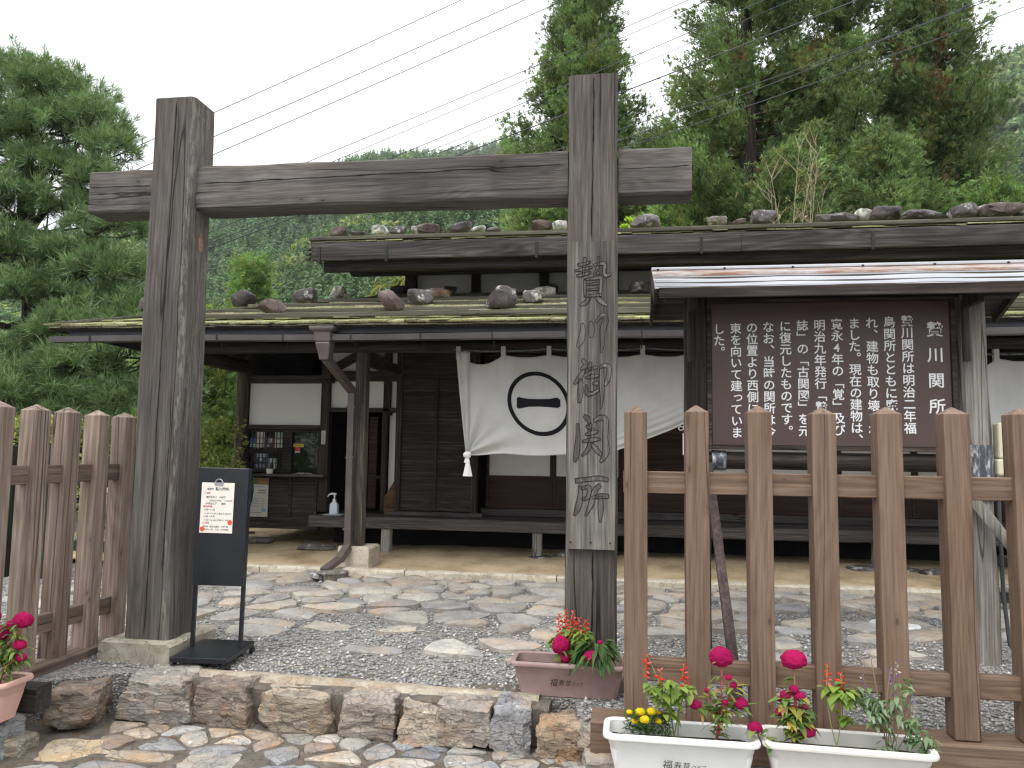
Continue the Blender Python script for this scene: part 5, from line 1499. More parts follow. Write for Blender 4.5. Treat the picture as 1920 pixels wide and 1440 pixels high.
# ------------------------------------------------------------------ curtains with crest
def curtain(name, xa, xb, ztop, zbot, lab, crest=None, gather_right=True, loops=5, y0=7.40):
    o = empty(name, ((xa + xb) / 2, y0, ztop), lab, "curtain", "door curtains under the eave")
    nx, nz = 130, 70
    L = xb - xa
    lx = [xa + L * (k + .0) / loops for k in range(loops + 1)]
    def top(x):
        k = min(int((x - xa) / L * loops), loops - 1)
        t = (x - lx[k]) / (L / loops)
        return ztop - (.095 if k == 0 else .026) * max(0, math.sin(math.pi * min(max(t, 0), 1))) ** .8
    def bot(x):
        t = (x - xa) / L
        if gather_right:
            z = zbot + (.36 * max(0, (t - .52) / .48) ** 1.7)
        else:
            z = zbot
        return z + .008 * math.sin(x * 9)
    def pt(x, s):                      # s: 0 top .. 1 bottom
        z = top(x) + (bot(x) - top(x)) * s
        t = (x - xa) / L
        y = y0 - .02 * math.sin(math.pi * s)
        # folds radiating from the knot at lower left and from the loops
        dl = x - xa
        ang = math.atan2(z - zbot, dl + .02)
        rad = math.hypot(dl, z - zbot)
        y += .030 * math.sin(ang * 15) * math.exp(-rad * 2.0) * min(1, rad * 8)
        y += .018 * math.sin(ang * 8 + 1) * math.exp(-rad * 1.0)
        for q in lx:
            d = abs(x - q)
            y += .024 * math.exp(-(d * 9) ** 2) * math.exp(-s * 2.2) * (-1) + .010 * math.sin(d * 55) * math.exp(-d * 5) * math.exp(-s * 2.5)
        y += .012 * math.sin((x + z * .6) * 8) * s * .6
        if gather_right and t > .5:
            e = (z - bot(x))
            y += .020 * math.sin(e * 95) * math.exp(-e * 9) * min(1, (t - .5) * 4)
        # left edge swings in toward the knot
        xs = x + .12 * max(0, 1 - (x - xa) / .5) * s ** 1.2
        return (xs, y, z)
    mb = MB()
    vs = [pt(xa + L * i / nx, j / nz) for j in range(nz + 1) for i in range(nx + 1)]
    mb.add(vs, [(j * (nx + 1) + i, j * (nx + 1) + i + 1, (j + 1) * (nx + 1) + i + 1, (j + 1) * (nx + 1) + i) for j in range(nz) for i in range(nx)])
    cl = mb.build("cloth", M_['cloth'], o, True, ang=180)
    so = cl.modifiers.new("thick", 'SOLIDIFY'); so.thickness = .004; so.offset = 1
    for q in lx:
        mb = MB(); mb.box(q - .022, q + .022, y0 - .028, y0 - .020, ztop - .05, ztop + .075); mb.box(q - .022, q + .022, y0 + .006, y0 + .012, ztop - .04, ztop + .075); mb.box(q - .022, q + .022, y0 - .027, y0 + .011, ztop + .076, ztop + .082)
        mb.build("loop", M_['cloth'], o, bevel=.002)
    mb = MB()
    pts = []
    for k in range(40):
        t = k / 39
        pts.append((xa - .05 + (L + .1) * t, y0 - .005, ztop + .055 - .02 * math.sin(math.pi * ((t * 2.5) % 1))))
    mb.tube(pts, .008, 6); mb.build("rope", M_['rope'], o, True)
    if crest:
        cx, cz, r = crest
        def onc(x, z):
            x_ = x
            for _ in range(3):
                s = (top(x_) - z) / (top(x_) - bot(x_))
                x_ = x - .12 * max(0, 1 - (x_ - xa) / .5) * max(s, 0) ** 1.2
            p = pt(x_, min(max((top(x_) - z) / (top(x_) - bot(x_)), 0), 1))
            return (x, p[1] - .0045, z)
        mb = MB()
        n = 96
        vs, th = [], .040
        for i in range(n):
            a = 2 * math.pi * i / n
            for k in range(4):
                rr = r - th * k / 3
                X, Z = rr * math.cos(a) * .97 , rr * math.sin(a)
                vs.append(onc(cx + X - .16 * Z, cz + Z))
        mb.add(vs, [(i * 4 + k, i * 4 + k + 1, ((i + 1) % n) * 4 + k + 1, ((i + 1) % n) * 4 + k) for i in range(n) for k in range(3)])
        barp = [(-.215, .052, -.052), (-.195, .062, -.070), (-.165, .052, -.062), (-.10, .040, -.046), (0, .038, -.044), (.10, .040, -.050), (.15, .050, -.055), (.18, .055, -.060), (.21, .030, -.045)]
        vs = []
        for x, zu, zl in barp:
            for k in range(4): vs.append(onc(cx + x, cz + .01 + .88 * (zu + (zl - zu) * k / 3)))
        mb.add(vs, [(i * 4 + k, i * 4 + k + 1, (i + 1) * 4 + k + 1, (i + 1) * 4 + k) for i in range(len(barp) - 1) for k in range(3)])
        mb.build("crest", M_['ink'], o)
    # gathered vertical edge of the cloth, drawn together into the knot
    mb = MB()
    vs = []
    for j in range(31):
        s = j / 30
        w = .115 * (1 - s) ** .8 + .022
        xl = xa - .018 + .115 * s ** 1.15
        z = ztop + .03 + (zbot - ztop - .02) * s
        for i in range(17):
            t = i / 16
            vs.append((xl + w * t, y0 - .035 - .016 * math.sin(t * math.pi * 3.3 + .4) - .012 * math.sin(math.pi * t), z))
    mb.add(vs, [(j * 17 + i, j * 17 + i + 1, (j + 1) * 17 + i + 1, (j + 1) * 17 + i) for j in range(30) for i in range(16)])
    ge = mb.build("gathered_edge", M_['cloth'], o, True, ang=180)
    sd = ge.modifiers.new("thick", 'SOLIDIFY'); sd.thickness = .004
    # knot and tassel at the lower left corner
    kx, kz = xa + .115, zbot + .0
    mb = MB(); rock(mb, (kx, y0 - .04, kz - .005), (.085, .07, .075), 7, 9, .15, 3); 
    for a in (-.6, .5): mb.bar((kx, y0 - .05, kz - .02), (kx + .03 * a, y0 - .055, kz - .085), .026, .008)
    mb.build("knot", M_['clothknot'], o, True)
    mb = MB()
    sec = [(.013, -.075), (.022, -.10), (.032, -.15), (.042, -.20), (.046, -.212), (.035, -.216)]
    n = 14
    vs = [(kx + .005 + r * (1 + .10 * math.cos(a * 5)) * math.cos(a), y0 - .05 + r * .6 * (1 + .10 * math.cos(a * 5)) * math.sin(a), kz + z) for r, z in sec for a in np.linspace(0, 2 * math.pi, n, endpoint=False)]
    mb.add(vs, [(k * n + i, k * n + (i + 1) % n, (k + 1) * n + (i + 1) % n, (k + 1) * n + i) for k in range(len(sec) - 1) for i in range(n)] + [tuple(range(n)), tuple((len(sec) - 1) * n + i for i in range(n))])
    mb.build("tassel", M_['clothknot'], o, True)
    return o
curtain("door_curtain", -1.645, .60, 2.155, 1.18, "long off white curtain with black circle crest and bar, tied with a tassel", (-.840, 1.675, .313))
curtain("door_curtain", 2.86, 5.3, 2.10, 1.22, "plain end of a second off white curtain right of the notice board", None, False, 6)

# ------------------------------------------------------------------ small things about the house
so = empty("hand_sanitizer", (-3.28, 8.42, .47), "white pump bottle of hand sanitizer on the left end of the veranda", "bottle")
mb = MB(); loft(mb, [(-3.28, 8.42, .480, .092, .062), (-3.28, 8.42, .585, .088, .060), (-3.28, 8.42, .605, .066, .048), (-3.28, 8.42, .615, .04, .04)]); mb.build("bottle_body", plain("translucent_white_plastic", (.62, .68, .74), .35), so, bevel=.006)
mb = MB(); mb.tube([(-3.28, 8.42, .612), (-3.28, 8.42, .642), (-3.28, 8.42, .65), (-3.28, 8.42, .70)], [.021, .021, .009, .009], 12); mb.tube([(-3.262, 8.42, .705), (-3.32, 8.42, .708), (-3.345, 8.42, .695), (-3.362, 8.42, .672)], [.012, .011, .008, .006], 8); mb.build("pump", M_['whiteplastic'], so, True)
mb = MB(); loft(mb, [(-3.28, 8.42, .466, .17, .13), (-3.28, 8.42, .470, .20, .15), (-3.28, 8.42, .478, .215, .165), (-3.28, 8.42, .479, .20, .15)])
tag(mb.build("tray", M_['whiteplastic']), "small white tray under the hand sanitizer bottle", "tray")

def sheetpic(name, x0, x1, z0, z1, y, blocks, lab, cat="leaflet", grp="leaflets shown behind the ticket window lattice"):
    o = empty(name, ((x0 + x1) / 2, y, z0), lab, cat, grp)
    mb = MB(); mb.box(x0, x1, y, y + .003, z0, z1, blocks[0]); mb.build("card", M_['paint'], o)
    if len(blocks) > 1:
        mb = MB()
        for k, (a, b, c, d, col) in enumerate(blocks[1:]):
            X0, X1, Z0, Z1 = x0 + (x1 - x0) * a, x0 + (x1 - x0) * b, z0 + (z1 - z0) * c, z0 + (z1 - z0) * d
            yy = y - .0008 - .0002 * k
            mb.quad((X0, yy, Z0), (X1, yy, Z0), (X1, yy, Z1), (X0, yy, Z1), col)
        mb.build("print", M_['paint'], o)
    return o
Y = 8.744
sheetpic("leaflet", -4.495, -4.418, 1.225, 1.335, Y, [(.10, .17, .42), (0, 1, 0, .3, (.30, .38, .5)), (0, 1, .28, .42, (.62, .66, .72))], "blue leaflet with a white mountain picture in the upper left of the ticket window")
sheetpic("leaflet", -4.412, -4.315, 1.222, 1.408, Y, [(.62, .56, .50), (.1, .9, .55, .9, (.52, .46, .42)), (.2, .8, .1, .2, (.5, .45, .42))], "tall beige leaflet in the upper row of the ticket window")
sheetpic("leaflet", -4.30, -4.185, 1.222, 1.34, Y, [(.06, .05, .05), (.82, 1, 0, 1, (.45, .07, .05)), (.35, .75, .5, .95, (.5, .48, .46)), (.1, .5, .08, .3, (.32, .30, .32)), (.3, .6, .25, .5, (.16, .15, .2))], "dark leaflet with white and red print in the ticket window")
sheetpic("leaflet", -4.18, -4.085, 1.222, 1.408, Y, [(.42, .50, .38), (0, 1, .52, 1, (.22, .30, .22)), (.2, .6, .6, .95, (.30, .38, .30))], "pale green leaflet at the right of the upper window row")
sheetpic("leaflet", -4.43, -4.265, .968, 1.15, Y, [(.10, .11, .15), (.2, .95, .7, 1, (.36, .40, .50)), (.42, .58, .5, .8, (.55, .58, .62)), (.1, .8, .1, .3, (.22, .22, .26)), (0, .35, .3, .6, (.04, .05, .08))], "dark blue photo leaflet in the lower window row")
sheetpic("leaflet", -4.255, -4.145, .972, 1.095, Y, [(.58, .60, .60), (0, 1, .62, .95, (.40, .52, .60)), (.3, .7, .1, .5, (.42, .42, .40))], "small white and sky blue card in the lower window row")
sheetpic("window_notice", -3.945, -3.815, 1.232, 1.272, 8.747, [(.52, .42, .02), (.05, .7, .3, .7, (.44, .27, .04)), (.78, .95, .2, .8, (.40, .36, .05))], "yellow strip notice on the ticket window glass", "notice", None)
sheetpic("window_notice", -3.92, -3.858, 1.165, 1.229, 8.747, [(.50, .05, .05), (0, 1, 0, .3, (.50, .46, .44))], "red square notice under the yellow strip notice", "notice", None)
sheetpic("name_strip", -3.575, -3.525, 1.27, 1.43, 8.694, [(.52, .52, .50)] + [(.4, .62, .1 + .08 * k, .15 + .08 * k, (.12, .12, .12)) for k in range(9)], "narrow vertical white name strip on the post beside the ticket window", "sign", None)
po = sheetpic("poster", -4.47, -4.205, .405, .865, 8.675, [(.58, .57, .50), (0, 1, .82, 1, (.15, .17, .09)), (.45, 1, .84, .97, (.33, .16, .08)), (0, .5, .86, .96, (.10, .15, .07)), (.15, .85, .74, .78, (.40, .42, .50)), (.5, .9, .66, .68, (.12, .12, .14)), (.5, .9, .60, .62, (.12, .12, .14))] + [(.12, .55 + .05 * (k % 3), .24 + .045 * k, .255 + .045 * k, (.28, .30, .36)) for k in range(6)] + [(.7, .85, .24 + .045 * k, .255 + .045 * k, (.28, .30, .36)) for k in range(6)] + [(.12, .6, .16, .172, (.28, .38, .50)), (.12, .75, .10, .115, (.15, .2, .3)), (.74, .92, .13, .21, (.22, .36, .55)), (.12, .7, .05, .06, (.3, .4, .55))],
         "white event poster with dim print on the boarded wall below the ticket counter", "poster", None)
ht = empty("hanging_tag", (.50, 7.32, 1.62), "white cord ring and narrow paper strip hanging below the curtain behind the fence", "tag")
mb = MB(); mb.tube([(.50 + .022 * math.cos(a), 7.32, 1.445 + .017 * math.sin(a)) for a in np.linspace(0, 2 * math.pi, 17)], .004, 6); mb.tube([(.52, 7.32, 1.45), (.54, 7.32, 1.56)], .003, 5); mb.build("cord_ring", M_['clothknot'], ht, True)
mb = MB(); mb.box(.515, .545, 7.318, 7.322, 1.20, 1.40); mb.tube([(.53, 7.32, 1.40), (.54, 7.32, 1.56)], .002, 4); mb.build("strip", M_['clothknot'], ht)
# folded green umbrella leaning by the poster
uo = empty("folded_umbrella", (-4.40, 8.52, .2), "dark green folded umbrella hanging in front of the poster", "umbrella")
mb = MB()
pts = [(-4.355, 8.55, .80), (-4.37, 8.54, .72), (-4.385, 8.53, .60), (-4.40, 8.52, .46), (-4.42, 8.51, .33)]
n = 12
vs = []
for k, p in enumerate(pts):
    r = (.018, .042, .05, .032, .01)[k]
    for i in range(n):
        a = 2 * math.pi * i / n
        rr = r * (1 + .25 * math.cos(a * 4 + k * .5))
        vs.append((p[0] + rr * math.cos(a), p[1] + rr * math.sin(a), p[2]))
mb.add(vs, [(k * n + i, k * n + (i + 1) % n, (k + 1) * n + (i + 1) % n, (k + 1) * n + i) for k in range(4) for i in range(n)])
mb.build("canopy", plain("dark_green_nylon", (.02, .075, .06), .45), uo, True, ang=180)
mb = MB(); mb.tube([(-4.42, 8.51, .35), (-4.43, 8.505, .22)], .005, 6); mb.tube([(-4.355, 8.55, .78), (-4.35, 8.555, .88)], .009, 8); mb.build("shaft", M_['iron'], uo)
# counter things
pt_ = empty("small_plant_pot", (-4.16, 8.60, .915), "tiny white pot with a dark cactus on the ticket counter", "plant pot")
mb = MB(); mb.tube([(-4.16, 8.60, .916), (-4.16, 8.60, .965), (-4.16, 8.60, .972)], [.034, .043, .045], 16); mb.build("pot", M_['whiteplastic'], pt_, True)
mb = MB(); mb.tube([(-4.14, 8.60, .965), (-4.14, 8.60, 1.01), (-4.14, 8.60, 1.04)], [.02, .024, .012], 10); mb.build("cactus", plain("dark_cactus", (.05, .035, .03), .8, bump=.5), pt_, True)
mb = MB()
for s in (-1, 1):
    vs = []
    for k in range(7):
        t = k / 6
        vs += [(-3.75 + s * .125 * t, 8.56, .918 + .016 * math.sin(math.pi * min(t * 1.6, 1)) * (1 if t < .7 else .6)), (-3.74 + s * .125 * t, 8.67, .918 + .016 * math.sin(math.pi * min(t * 1.6, 1)))]
    mb.add(vs, [(2 * k, 2 * k + 1, 2 * k + 3, 2 * k + 2) for k in range(6)])
bk = mb.build("open_book", plain("book_paper", (.50, .47, .42), .8))
md = bk.modifiers.new("thick", 'SOLIDIFY'); md.thickness = .006
tag(bk, "open visitors' book lying on the ticket counter", "book")
# brown wooden box by the shutter box
bo = empty("wooden_box", (-2.70, 8.62, .47), "orange brown wooden box with black letters beside the shutter box", "box")
mb = MB(); mb.prism([(-2.755, .47), (-2.64, .47), (-2.64, .86), (-2.75, .68)], 8.60, 8.70); mb.build("box_body", wood("orange_box_wood", (.06, .03, .015), (.13, .070, .034), (.2, .12, .06), 'x'), bo, bevel=.003)
mb = MB(); line(mb, "AC", -2.735, 8.598, .555, .045, .01, slant=.2); mb.build("lettering", M_['ink'], bo)
# flat stones on the earth apron
for i, (c, s, lab) in enumerate([((-3.42, 8.28, .12), (.46, .20, .09), "flat grey stepping stone at the left end of the veranda"), ((-4.35, 8.60, .13), (.55, .22, .09), "grey foundation stone under the boarded ticket wall"), ((-.93, 8.36, .075), (.30, .22, .055), "dark flat stone under a veranda leg left of the right gate post"),
                                 ((-.60, 8.42, .09), (.50, .16, .11), "long pale grey stone lying under the veranda behind the right gate post"), ((2.50, 8.28, .085), (.78, .30, .075), "broad flat foundation stone under the veranda leg behind the fence"), ((3.0, 8.16, .09), (.36, .14, .085), "small grey stone right of the broad foundation stone"),
                                 ((-2.77, 6.84, .055), (.20, .12, .07), "dark pebble at the foot of the downpipe")]):
    mb = MB(); rock(mb, c, s, 400 + i, 9, .07, 3, .3, 0, .2)
    tag(mb.build("flat_stone", M_['roof_grey'], smooth=True, ang=50), lab, "stone")
mb = MB(); mb.tube([(-2.66, 6.90, -.01), (-2.66, 6.90, .06), (-2.66, 6.90, .07)], [.115, .125, .13], 20); rock(mb, (-2.66, 6.88, .08), (.30, .26, .035), 431, 8, .08, 3)
tag(mb.build("drain_pot", M_['roof_tan'], smooth=True), "round pale concrete drain pot with a slate on top under the downpipe", "drain")
mb = MB(); mb.tube([(1.86, 5.86, 0), (1.86, 5.86, .035), (1.86, 5.86, .045)], [.17, .165, .15], 28)
tag(mb.build("drain_cover", plain("white_speckled_cover", (.62, .62, .60), .7, var=.3, scale=30), smooth=True), "round white speckled cover in the gravel behind the fence", "drain cover")
# stacked planks and dark bench beyond the right sign post
mb = MB(); mb.bar((3.05, 7.25, .06), (4.1, 7.2, .06), .16, .07, 3, .004, .006); mb.bar((3.0, 7.1, .125), (4.0, 7.15, .125), .14, .05, 3, .004, .006)
tag(mb.build("plank_pile", M_['legwood'], smooth=True), "small pile of grey planks on the kerb behind the right sign post", "planks")
be = empty("low_bench", (3.2, 6.7, 0), "dark low timber bench partly hidden behind the right sign post", "bench")
mb = MB(); mb.bar((2.93, 6.6, .40), (4.2, 6.6, .40), .30, .07, 3, .003, .006); mb.build("seat", M_['house_x'], be, True)
for x in (3.12, 4.05):
    mb = MB(); mb.bar((x, 6.6, -.01), (x, 6.6, .365), .09, .26, 2, .003, .006); mb.build("leg", M_['house_z'], be, True)
# black railing and dark fence at the left
ra = empty("iron_railing", (-5.6, 9.4, 0), "black iron railing between the left gate post and the house", "railing")
for x in np.arange(-7.0, -4.75, .155):
    mb = MB(); mb.tube([(x, 9.4, -.02), (x, 9.4, 1.10)], .012, 6); mb.build("upright", M_['iron'], ra)
mb = MB(); mb.box(-7.05, -4.72, 9.385, 9.415, .95, .98); mb.box(-7.05, -4.72, 9.385, 9.415, .12, .15); mb.build("rail", M_['iron'], ra)
df = empty("dark_fence", (-5.6, 6.4, 0), "dark green timber fence standing in front of the clipped hedge", "fence")
gm = wood("dark_green_fence_wood", (.012, .018, .014), (.028, .038, .030), (.055, .065, .052), 'z')
for x in np.arange(-8.2, -3.9, .42):
    mb = MB(); mb.box(x - .055, x + .055, 6.4, 6.47, -.02, 1.20); mb.build("picket", gm, df, bevel=.004)
for z in (.25, .85):
    mb = MB(); mb.box(-8.3, -3.95, 6.472, 6.52, z, z + .09); mb.build("rail", gm, df, bevel=.004)

# ------------------------------------------------------------------ vegetation (numpy leaf clouds)
def blades(P, D, per, L, W, spread, rs, cols, colvar=.25, droop=0.0):
    """per blades at each point P fanned about direction D -> triangles"""
    n = len(P)
    P = np.repeat(P, per, 0)
    D = unit(np.repeat(D, per, 0) + rs.normal(size=(n * per, 3)) * spread)
    l = L * rs.uniform(.6, 1.25, (n * per, 1))
    side = unit(np.cross(D, rs.normal(size=(n * per, 3)))) * (W * rs.uniform(.7, 1.2, (n * per, 1)))
    b = P + rs.normal(size=P.shape) * L * .12
    tip = b + D * l
    tip[:, 2] -= droop * l[:, 0]
    mid = b + D * l * .45
    V = np.stack([b, mid + side * .5, tip, mid - side * .5], 1).reshape(-1, 3)
    Fc = np.arange(n * per * 4).reshape(-1, 4)
    C = np.repeat(np.repeat(cols, per, 0) * rs.uniform(1 - colvar, 1 + colvar, (n * per, 1)), 4, 0)
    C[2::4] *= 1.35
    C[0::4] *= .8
    return V, Fc, C
def merge(parts):
    Vs, Fs, Cs, o = [], [], [], 0
    for V, Fc, C in parts:
        Vs.append(V); Fs.append(Fc + o); Cs.append(C); o += len(V)
    return np.vstack(Vs), np.vstack(Fs), np.vstack(Cs)

def cedar(label, x, y, H, Rm, z0, seed, dens=1.0, sparse_top=False, tint=(1, 1, 1), grp="tall cedars behind the house", brown=.06, gaps=.0, lmax=None):
    rs = np.random.default_rng(seed)
    o = empty("cedar_tree", (x, y, 0), label, "tree", grp)
    mb = MB()
    lean = rs.normal(size=2) * .15
    tp = lambda z: np.array([x + lean[0] * z / H, y + lean[1] * z / H, z])
    mb.tube([tuple(tp(z)) for z in np.linspace(-.1, H, 12)], [max(.035, .020 * H * (1 - t) ** .9) for t in np.linspace(0, 1, 12)], 9)
    mb.build("trunk", M_['bark'], o, True)
    bl = MB()
    Ps, Ds, Cs = [], [], []
    nb = int(185 * dens)
    for i in range(nb):
        t = (i + rs.random()) / nb
        z = z0 + (H - z0) * t ** 1.05
        if gaps and mnoise.noise(Vector((seed, z * .7, 0))) > .45 - gaps * .4 and rs.random() < .75: continue
        a = rs.uniform(0, 2 * math.pi)
        prof = (1 - t) ** .72 * (.80 + .45 * mnoise.noise(Vector((a * 1.1 + seed, z * .42, seed)))) + .05
        Lb = Rm * prof * rs.uniform(.75, 1.12)
        base = tp(z)
        d = np.array([math.cos(a), math.sin(a), .30 - .35 * (1 - t) + rs.normal() * .12])
        d = d / np.linalg.norm(d)
        tipu = .25 + .2 * rs.random()
        ks = np.linspace(0, 1, 7)
        cur = [base + d * Lb * k + np.array([0, 0, tipu * Lb * k * k * .6 - .18 * Lb * k * (1 - t)]) for k in ks]
        bl.tube([tuple(c) for c in cur], [.05 * (1 - t) * (1 - k) + .010 for k in ks], 4, False)
        nc = max(3, int(Lb * 4.2))
        for k in range(nc):
            s = .28 + .72 * (k + rs.random()) / nc
            c = base + d * Lb * s + np.array([0, 0, tipu * Lb * s * s * .6 - .18 * Lb * s * (1 - t)])
            cl = c + rs.normal(size=3) * np.array([.15, .15, .11]) * (1 + Lb * .08)
            m = int(27 * dens)
            ax_ = np.array([d[0] * .5, d[1] * .5, .85])
            pts = cl + rs.normal(size=(m, 3)) * .115 + ax_ * rs.uniform(-.22, .30, (m, 1))
            Ps.append(pts)
            dd = np.array([d[0] * .6, d[1] * .6, .75]) + np.zeros((m, 3))
            Ds.append(dd + rs.normal(size=(m, 3)) * .2)
            r = rs.random()
            if r < brown * .3: c0 = np.array([.19, .12, .055])
            elif r < brown * .3 + .14: c0 = np.array([.22, .235, .085])
            else: c0 = np.array([.175, .262, .108]) * rs.uniform(.45, 1.4) + np.array([.02, .012, 0]) * rs.random()
            Cs.append(np.tile(c0 * np.array(tint), (m, 1)))
    P, D, C = np.vstack(Ps), np.vstack(Ds), np.vstack(Cs)
    V, Fc, Cc = blades(P, D, 10, .135, .022, .38, rs, C, .28, .10)
    bl.build("branches", M_['bark'], o)
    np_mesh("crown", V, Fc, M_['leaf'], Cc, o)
    return o
cedar("slender cedar with its top cut by the frame, just behind the right gate post", -1.2, 20.5, 16.6, 2.75, 4.2, 11, 1.4, brown=.03, gaps=.15)
cedar("broad cedar behind the right end of the crossbeam with pale green tips", 2.9, 18.5, 18.0, 3.7, 2.5, 12, 1.3, brown=.08, gaps=.05)
cedar("cedar with bare trunk showing in its thin top above the notice board", 5.2, 19.5, 18.0, 3.7, 2.5, 13, 1.2, brown=.10, gaps=.3)
cedar("dark leaning cedar at the far right with ragged brown tipped limbs", 7.0, 18.8, 13.4, 2.9, 2.5, 14, 1.3, tint=(.8, .8, .85), brown=.14, gaps=.2)
cedar("young light green cedar in front of the tall cedars over the upper roof", 3.3, 15.6, 6.9, 1.7, 2.0, 15, .8, tint=(1.02, 1.0, 1.0), brown=.03)
cedar("low bushy cedar over the middle of the notice board roof", 5.2, 15.8, 7.4, 1.9, 2.0, 16, .9, tint=(.95, .95, .95), brown=.05)
cedar("small cedar at the roof's right end below the dark leaning cedar", 6.9, 15.6, 6.2, 1.7, 2.0, 17, .9, tint=(.9, 1.0, .85), brown=.05)
cedar("small drooping bright green cedar between the gate posts behind the upper roof", -1.95, 17.8, 7.1, 1.35, 3.0, 18, .8, tint=(1.1, 1.1, 1.0), brown=.02)
cedar("short cedar filling the gap right of the slender cedar", .75, 19.8, 9.3, 1.6, 3.0, 19, .9, brown=.08)
cedar("tiny cedar beside the right gate post above the upper roof", .9, 16.4, 6.2, 1.2, 2.6, 20, .7, tint=(1.2, 1.25, 1.0), brown=.03)
cedar("young bright conifer rising above the left end of the lower roof", -10.6, 20.0, 6.35, 1.0, 2.5, 21, .75, tint=(1.0, 1.12, .9), grp=None, brown=0)
cedar("leafy light green conifer seen under the left eave beyond the railing", -6.9, 12.2, 2.7, 1.25, .2, 22, .75, tint=(1.1, 1.1, 1.0), grp=None, brown=.03)
cedar("darker bushy conifer behind the iron railing under the left eave", -8.1, 13.6, 3.4, 1.6, .2, 23, .8, tint=(1.0, 1.1, .9), grp=None, brown=.03)

# pine with cloud-like needle pads
def pine():
    rs = np.random.default_rng(31)
    o = empty("pine_tree", (-10.1, 11.6, 0), "old spreading pine with layered needle pads left of the gate", "tree")
    mb = MB()
    tr = [(-10.1, 11.6, -.1), (-10.05, 11.6, 1.2), (-9.85, 11.55, 2.6), (-9.9, 11.5, 3.6), (-10.2, 11.55, 4.8), (-10.35, 11.6, 6.0), (-10.2, 11.6, 7.2)]
    mb.tube(tr, [.26, .24, .21, .19, .15, .11, .06], 12)
    mb.build("trunk", M_['bark'], o, True)
    pads = [(-10.6, 11.3, 7.45, 1.15, .42), (-9.5, 11.2, 7.15, .95, .36), (-8.7, 11.0, 6.55, .75, .34), (-8.3, 10.9, 6.05, .55, .28), (-11.4, 11.2, 6.6, 1.0, .4), (-10.2, 10.8, 6.3, 1.1, .38), (-9.2, 10.9, 5.75, .8, .30), (-10.9, 10.8, 5.55, 1.1, .36), (-9.9, 10.6, 5.2, .95, .30), (-8.75, 11.0, 5.1, .6, .26),
            (-11.0, 10.7, 4.55, 1.2, .4), (-9.75, 10.6, 4.4, .9, .30), (-8.6, 10.8, 4.25, .75, .28), (-10.5, 10.5, 3.75, 1.1, .34), (-9.1, 10.7, 3.65, .85, .30), (-8.0, 10.9, 3.55, .6, .26), (-11.2, 10.3, 3.1, .9, .34), (-8.35, 10.5, 3.05, .9, .30), (-9.55, 10.3, 2.55, 1.0, .34), (-8.1, 10.3, 2.45, .9, .34), (-10.5, 10.2, 2.2, 1.0, .34), (-8.8, 10.1, 2.0, 1.1, .36), (-7.4, 10.4, 1.95, .75, .34), (-10.0, 10.0, 1.65, 1.0, .32), (-8.0, 10.0, 1.55, .95, .34), (-7.1, 10.3, 2.7, .6, .3), (-7.0, 10.3, 1.5, .6, .3), (-8.1, 10.9, 4.75, .65, .28), (-7.9, 10.8, 4.0, .7, .3), (-7.55, 10.7, 3.2, .6, .28), (-9.4, 10.9, 6.45, .7, .3), (-8.4, 10.9, 5.5, .6, .26)]
    bl = MB()
    Ps, Ds, Cs = [], [], []
    for (px, py, pz, r, h) in pads:
        t = min(max((pz - .9) / 6.6, 0), 1)
        z = pz - .5
        tz = [p[2] for p in tr]
        k = min(max(np.interp(z, tz, range(len(tr))), 0), len(tr) - 1.001)
        b = Vector(tr[int(k)]).lerp(Vector(tr[int(k) + 1]), k - int(k))
        e = Vector((px, py, pz - h * .4))
        w = Vector((rs.normal() * .2, rs.normal() * .2, -.15))
        mid = [b.lerp(e, s) + w * math.sin(math.pi * s) + Vector((0, 0, .10 * math.sin(s * 9 + px))) for s in np.linspace(0, 1, 9)]
        bl.tube(mid, [.075 * (1 - .75 * s) for s in np.linspace(0, 1, 9)], 6)
        for q in range(7):
            a = rs.uniform(0, 6.28)
            f = e + Vector((math.cos(a) * r * .75, math.sin(a) * r * .75, h * .2))
            s0 = mid[rs.integers(5, 9)]
            bl.tube([s0, s0.lerp(f, .5) + Vector((0, 0, -.06)), f], [.022, .015, .006], 4)
        nt = int(330 * r * (.6 + r * .55))
        a = rs.uniform(0, 6.28, nt); rr = np.sqrt(rs.random(nt))
        lump = np.array([.78 + .75 * mnoise.noise(Vector((math.cos(q) * 2 + px * 3, math.sin(q) * 2, pz))) for q in a])
        X = px + rr * r * np.cos(a) * lump * 1.1
        Yv = py + rr * r * np.sin(a) * lump
        Z = pz + h * (1 - rr ** 2) * rs.uniform(.1, 1.0, nt) - .12 * rr + rs.normal(size=nt) * .06
        out_ = rs.random(nt) < .16
        X = X + out_ * rs.normal(size=nt) * .16
        Z = Z + out_ * rs.uniform(.02, .24, nt)
        Ps.append(np.stack([X, Yv, Z], 1))
        Ds.append(np.stack([np.cos(a) * rr * .9, np.sin(a) * rr * .9, np.full(nt, .75)], 1))
        c = np.array([.145, .228, .102])[None] * rs.uniform(.6, 1.35, (nt, 1)) + rs.random((nt, 1)) * np.array([.03, .03, .005])
        Cs.append(c)
    P, D, C = np.vstack(Ps), np.vstack(Ds), np.vstack(Cs)
    V, Fc, Cc = blades(P, D, 24, .175, .012, .68, rs, C, .22)
    bl.build("branches", M_['bark'], o, True)
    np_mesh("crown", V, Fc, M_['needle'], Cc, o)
pine()

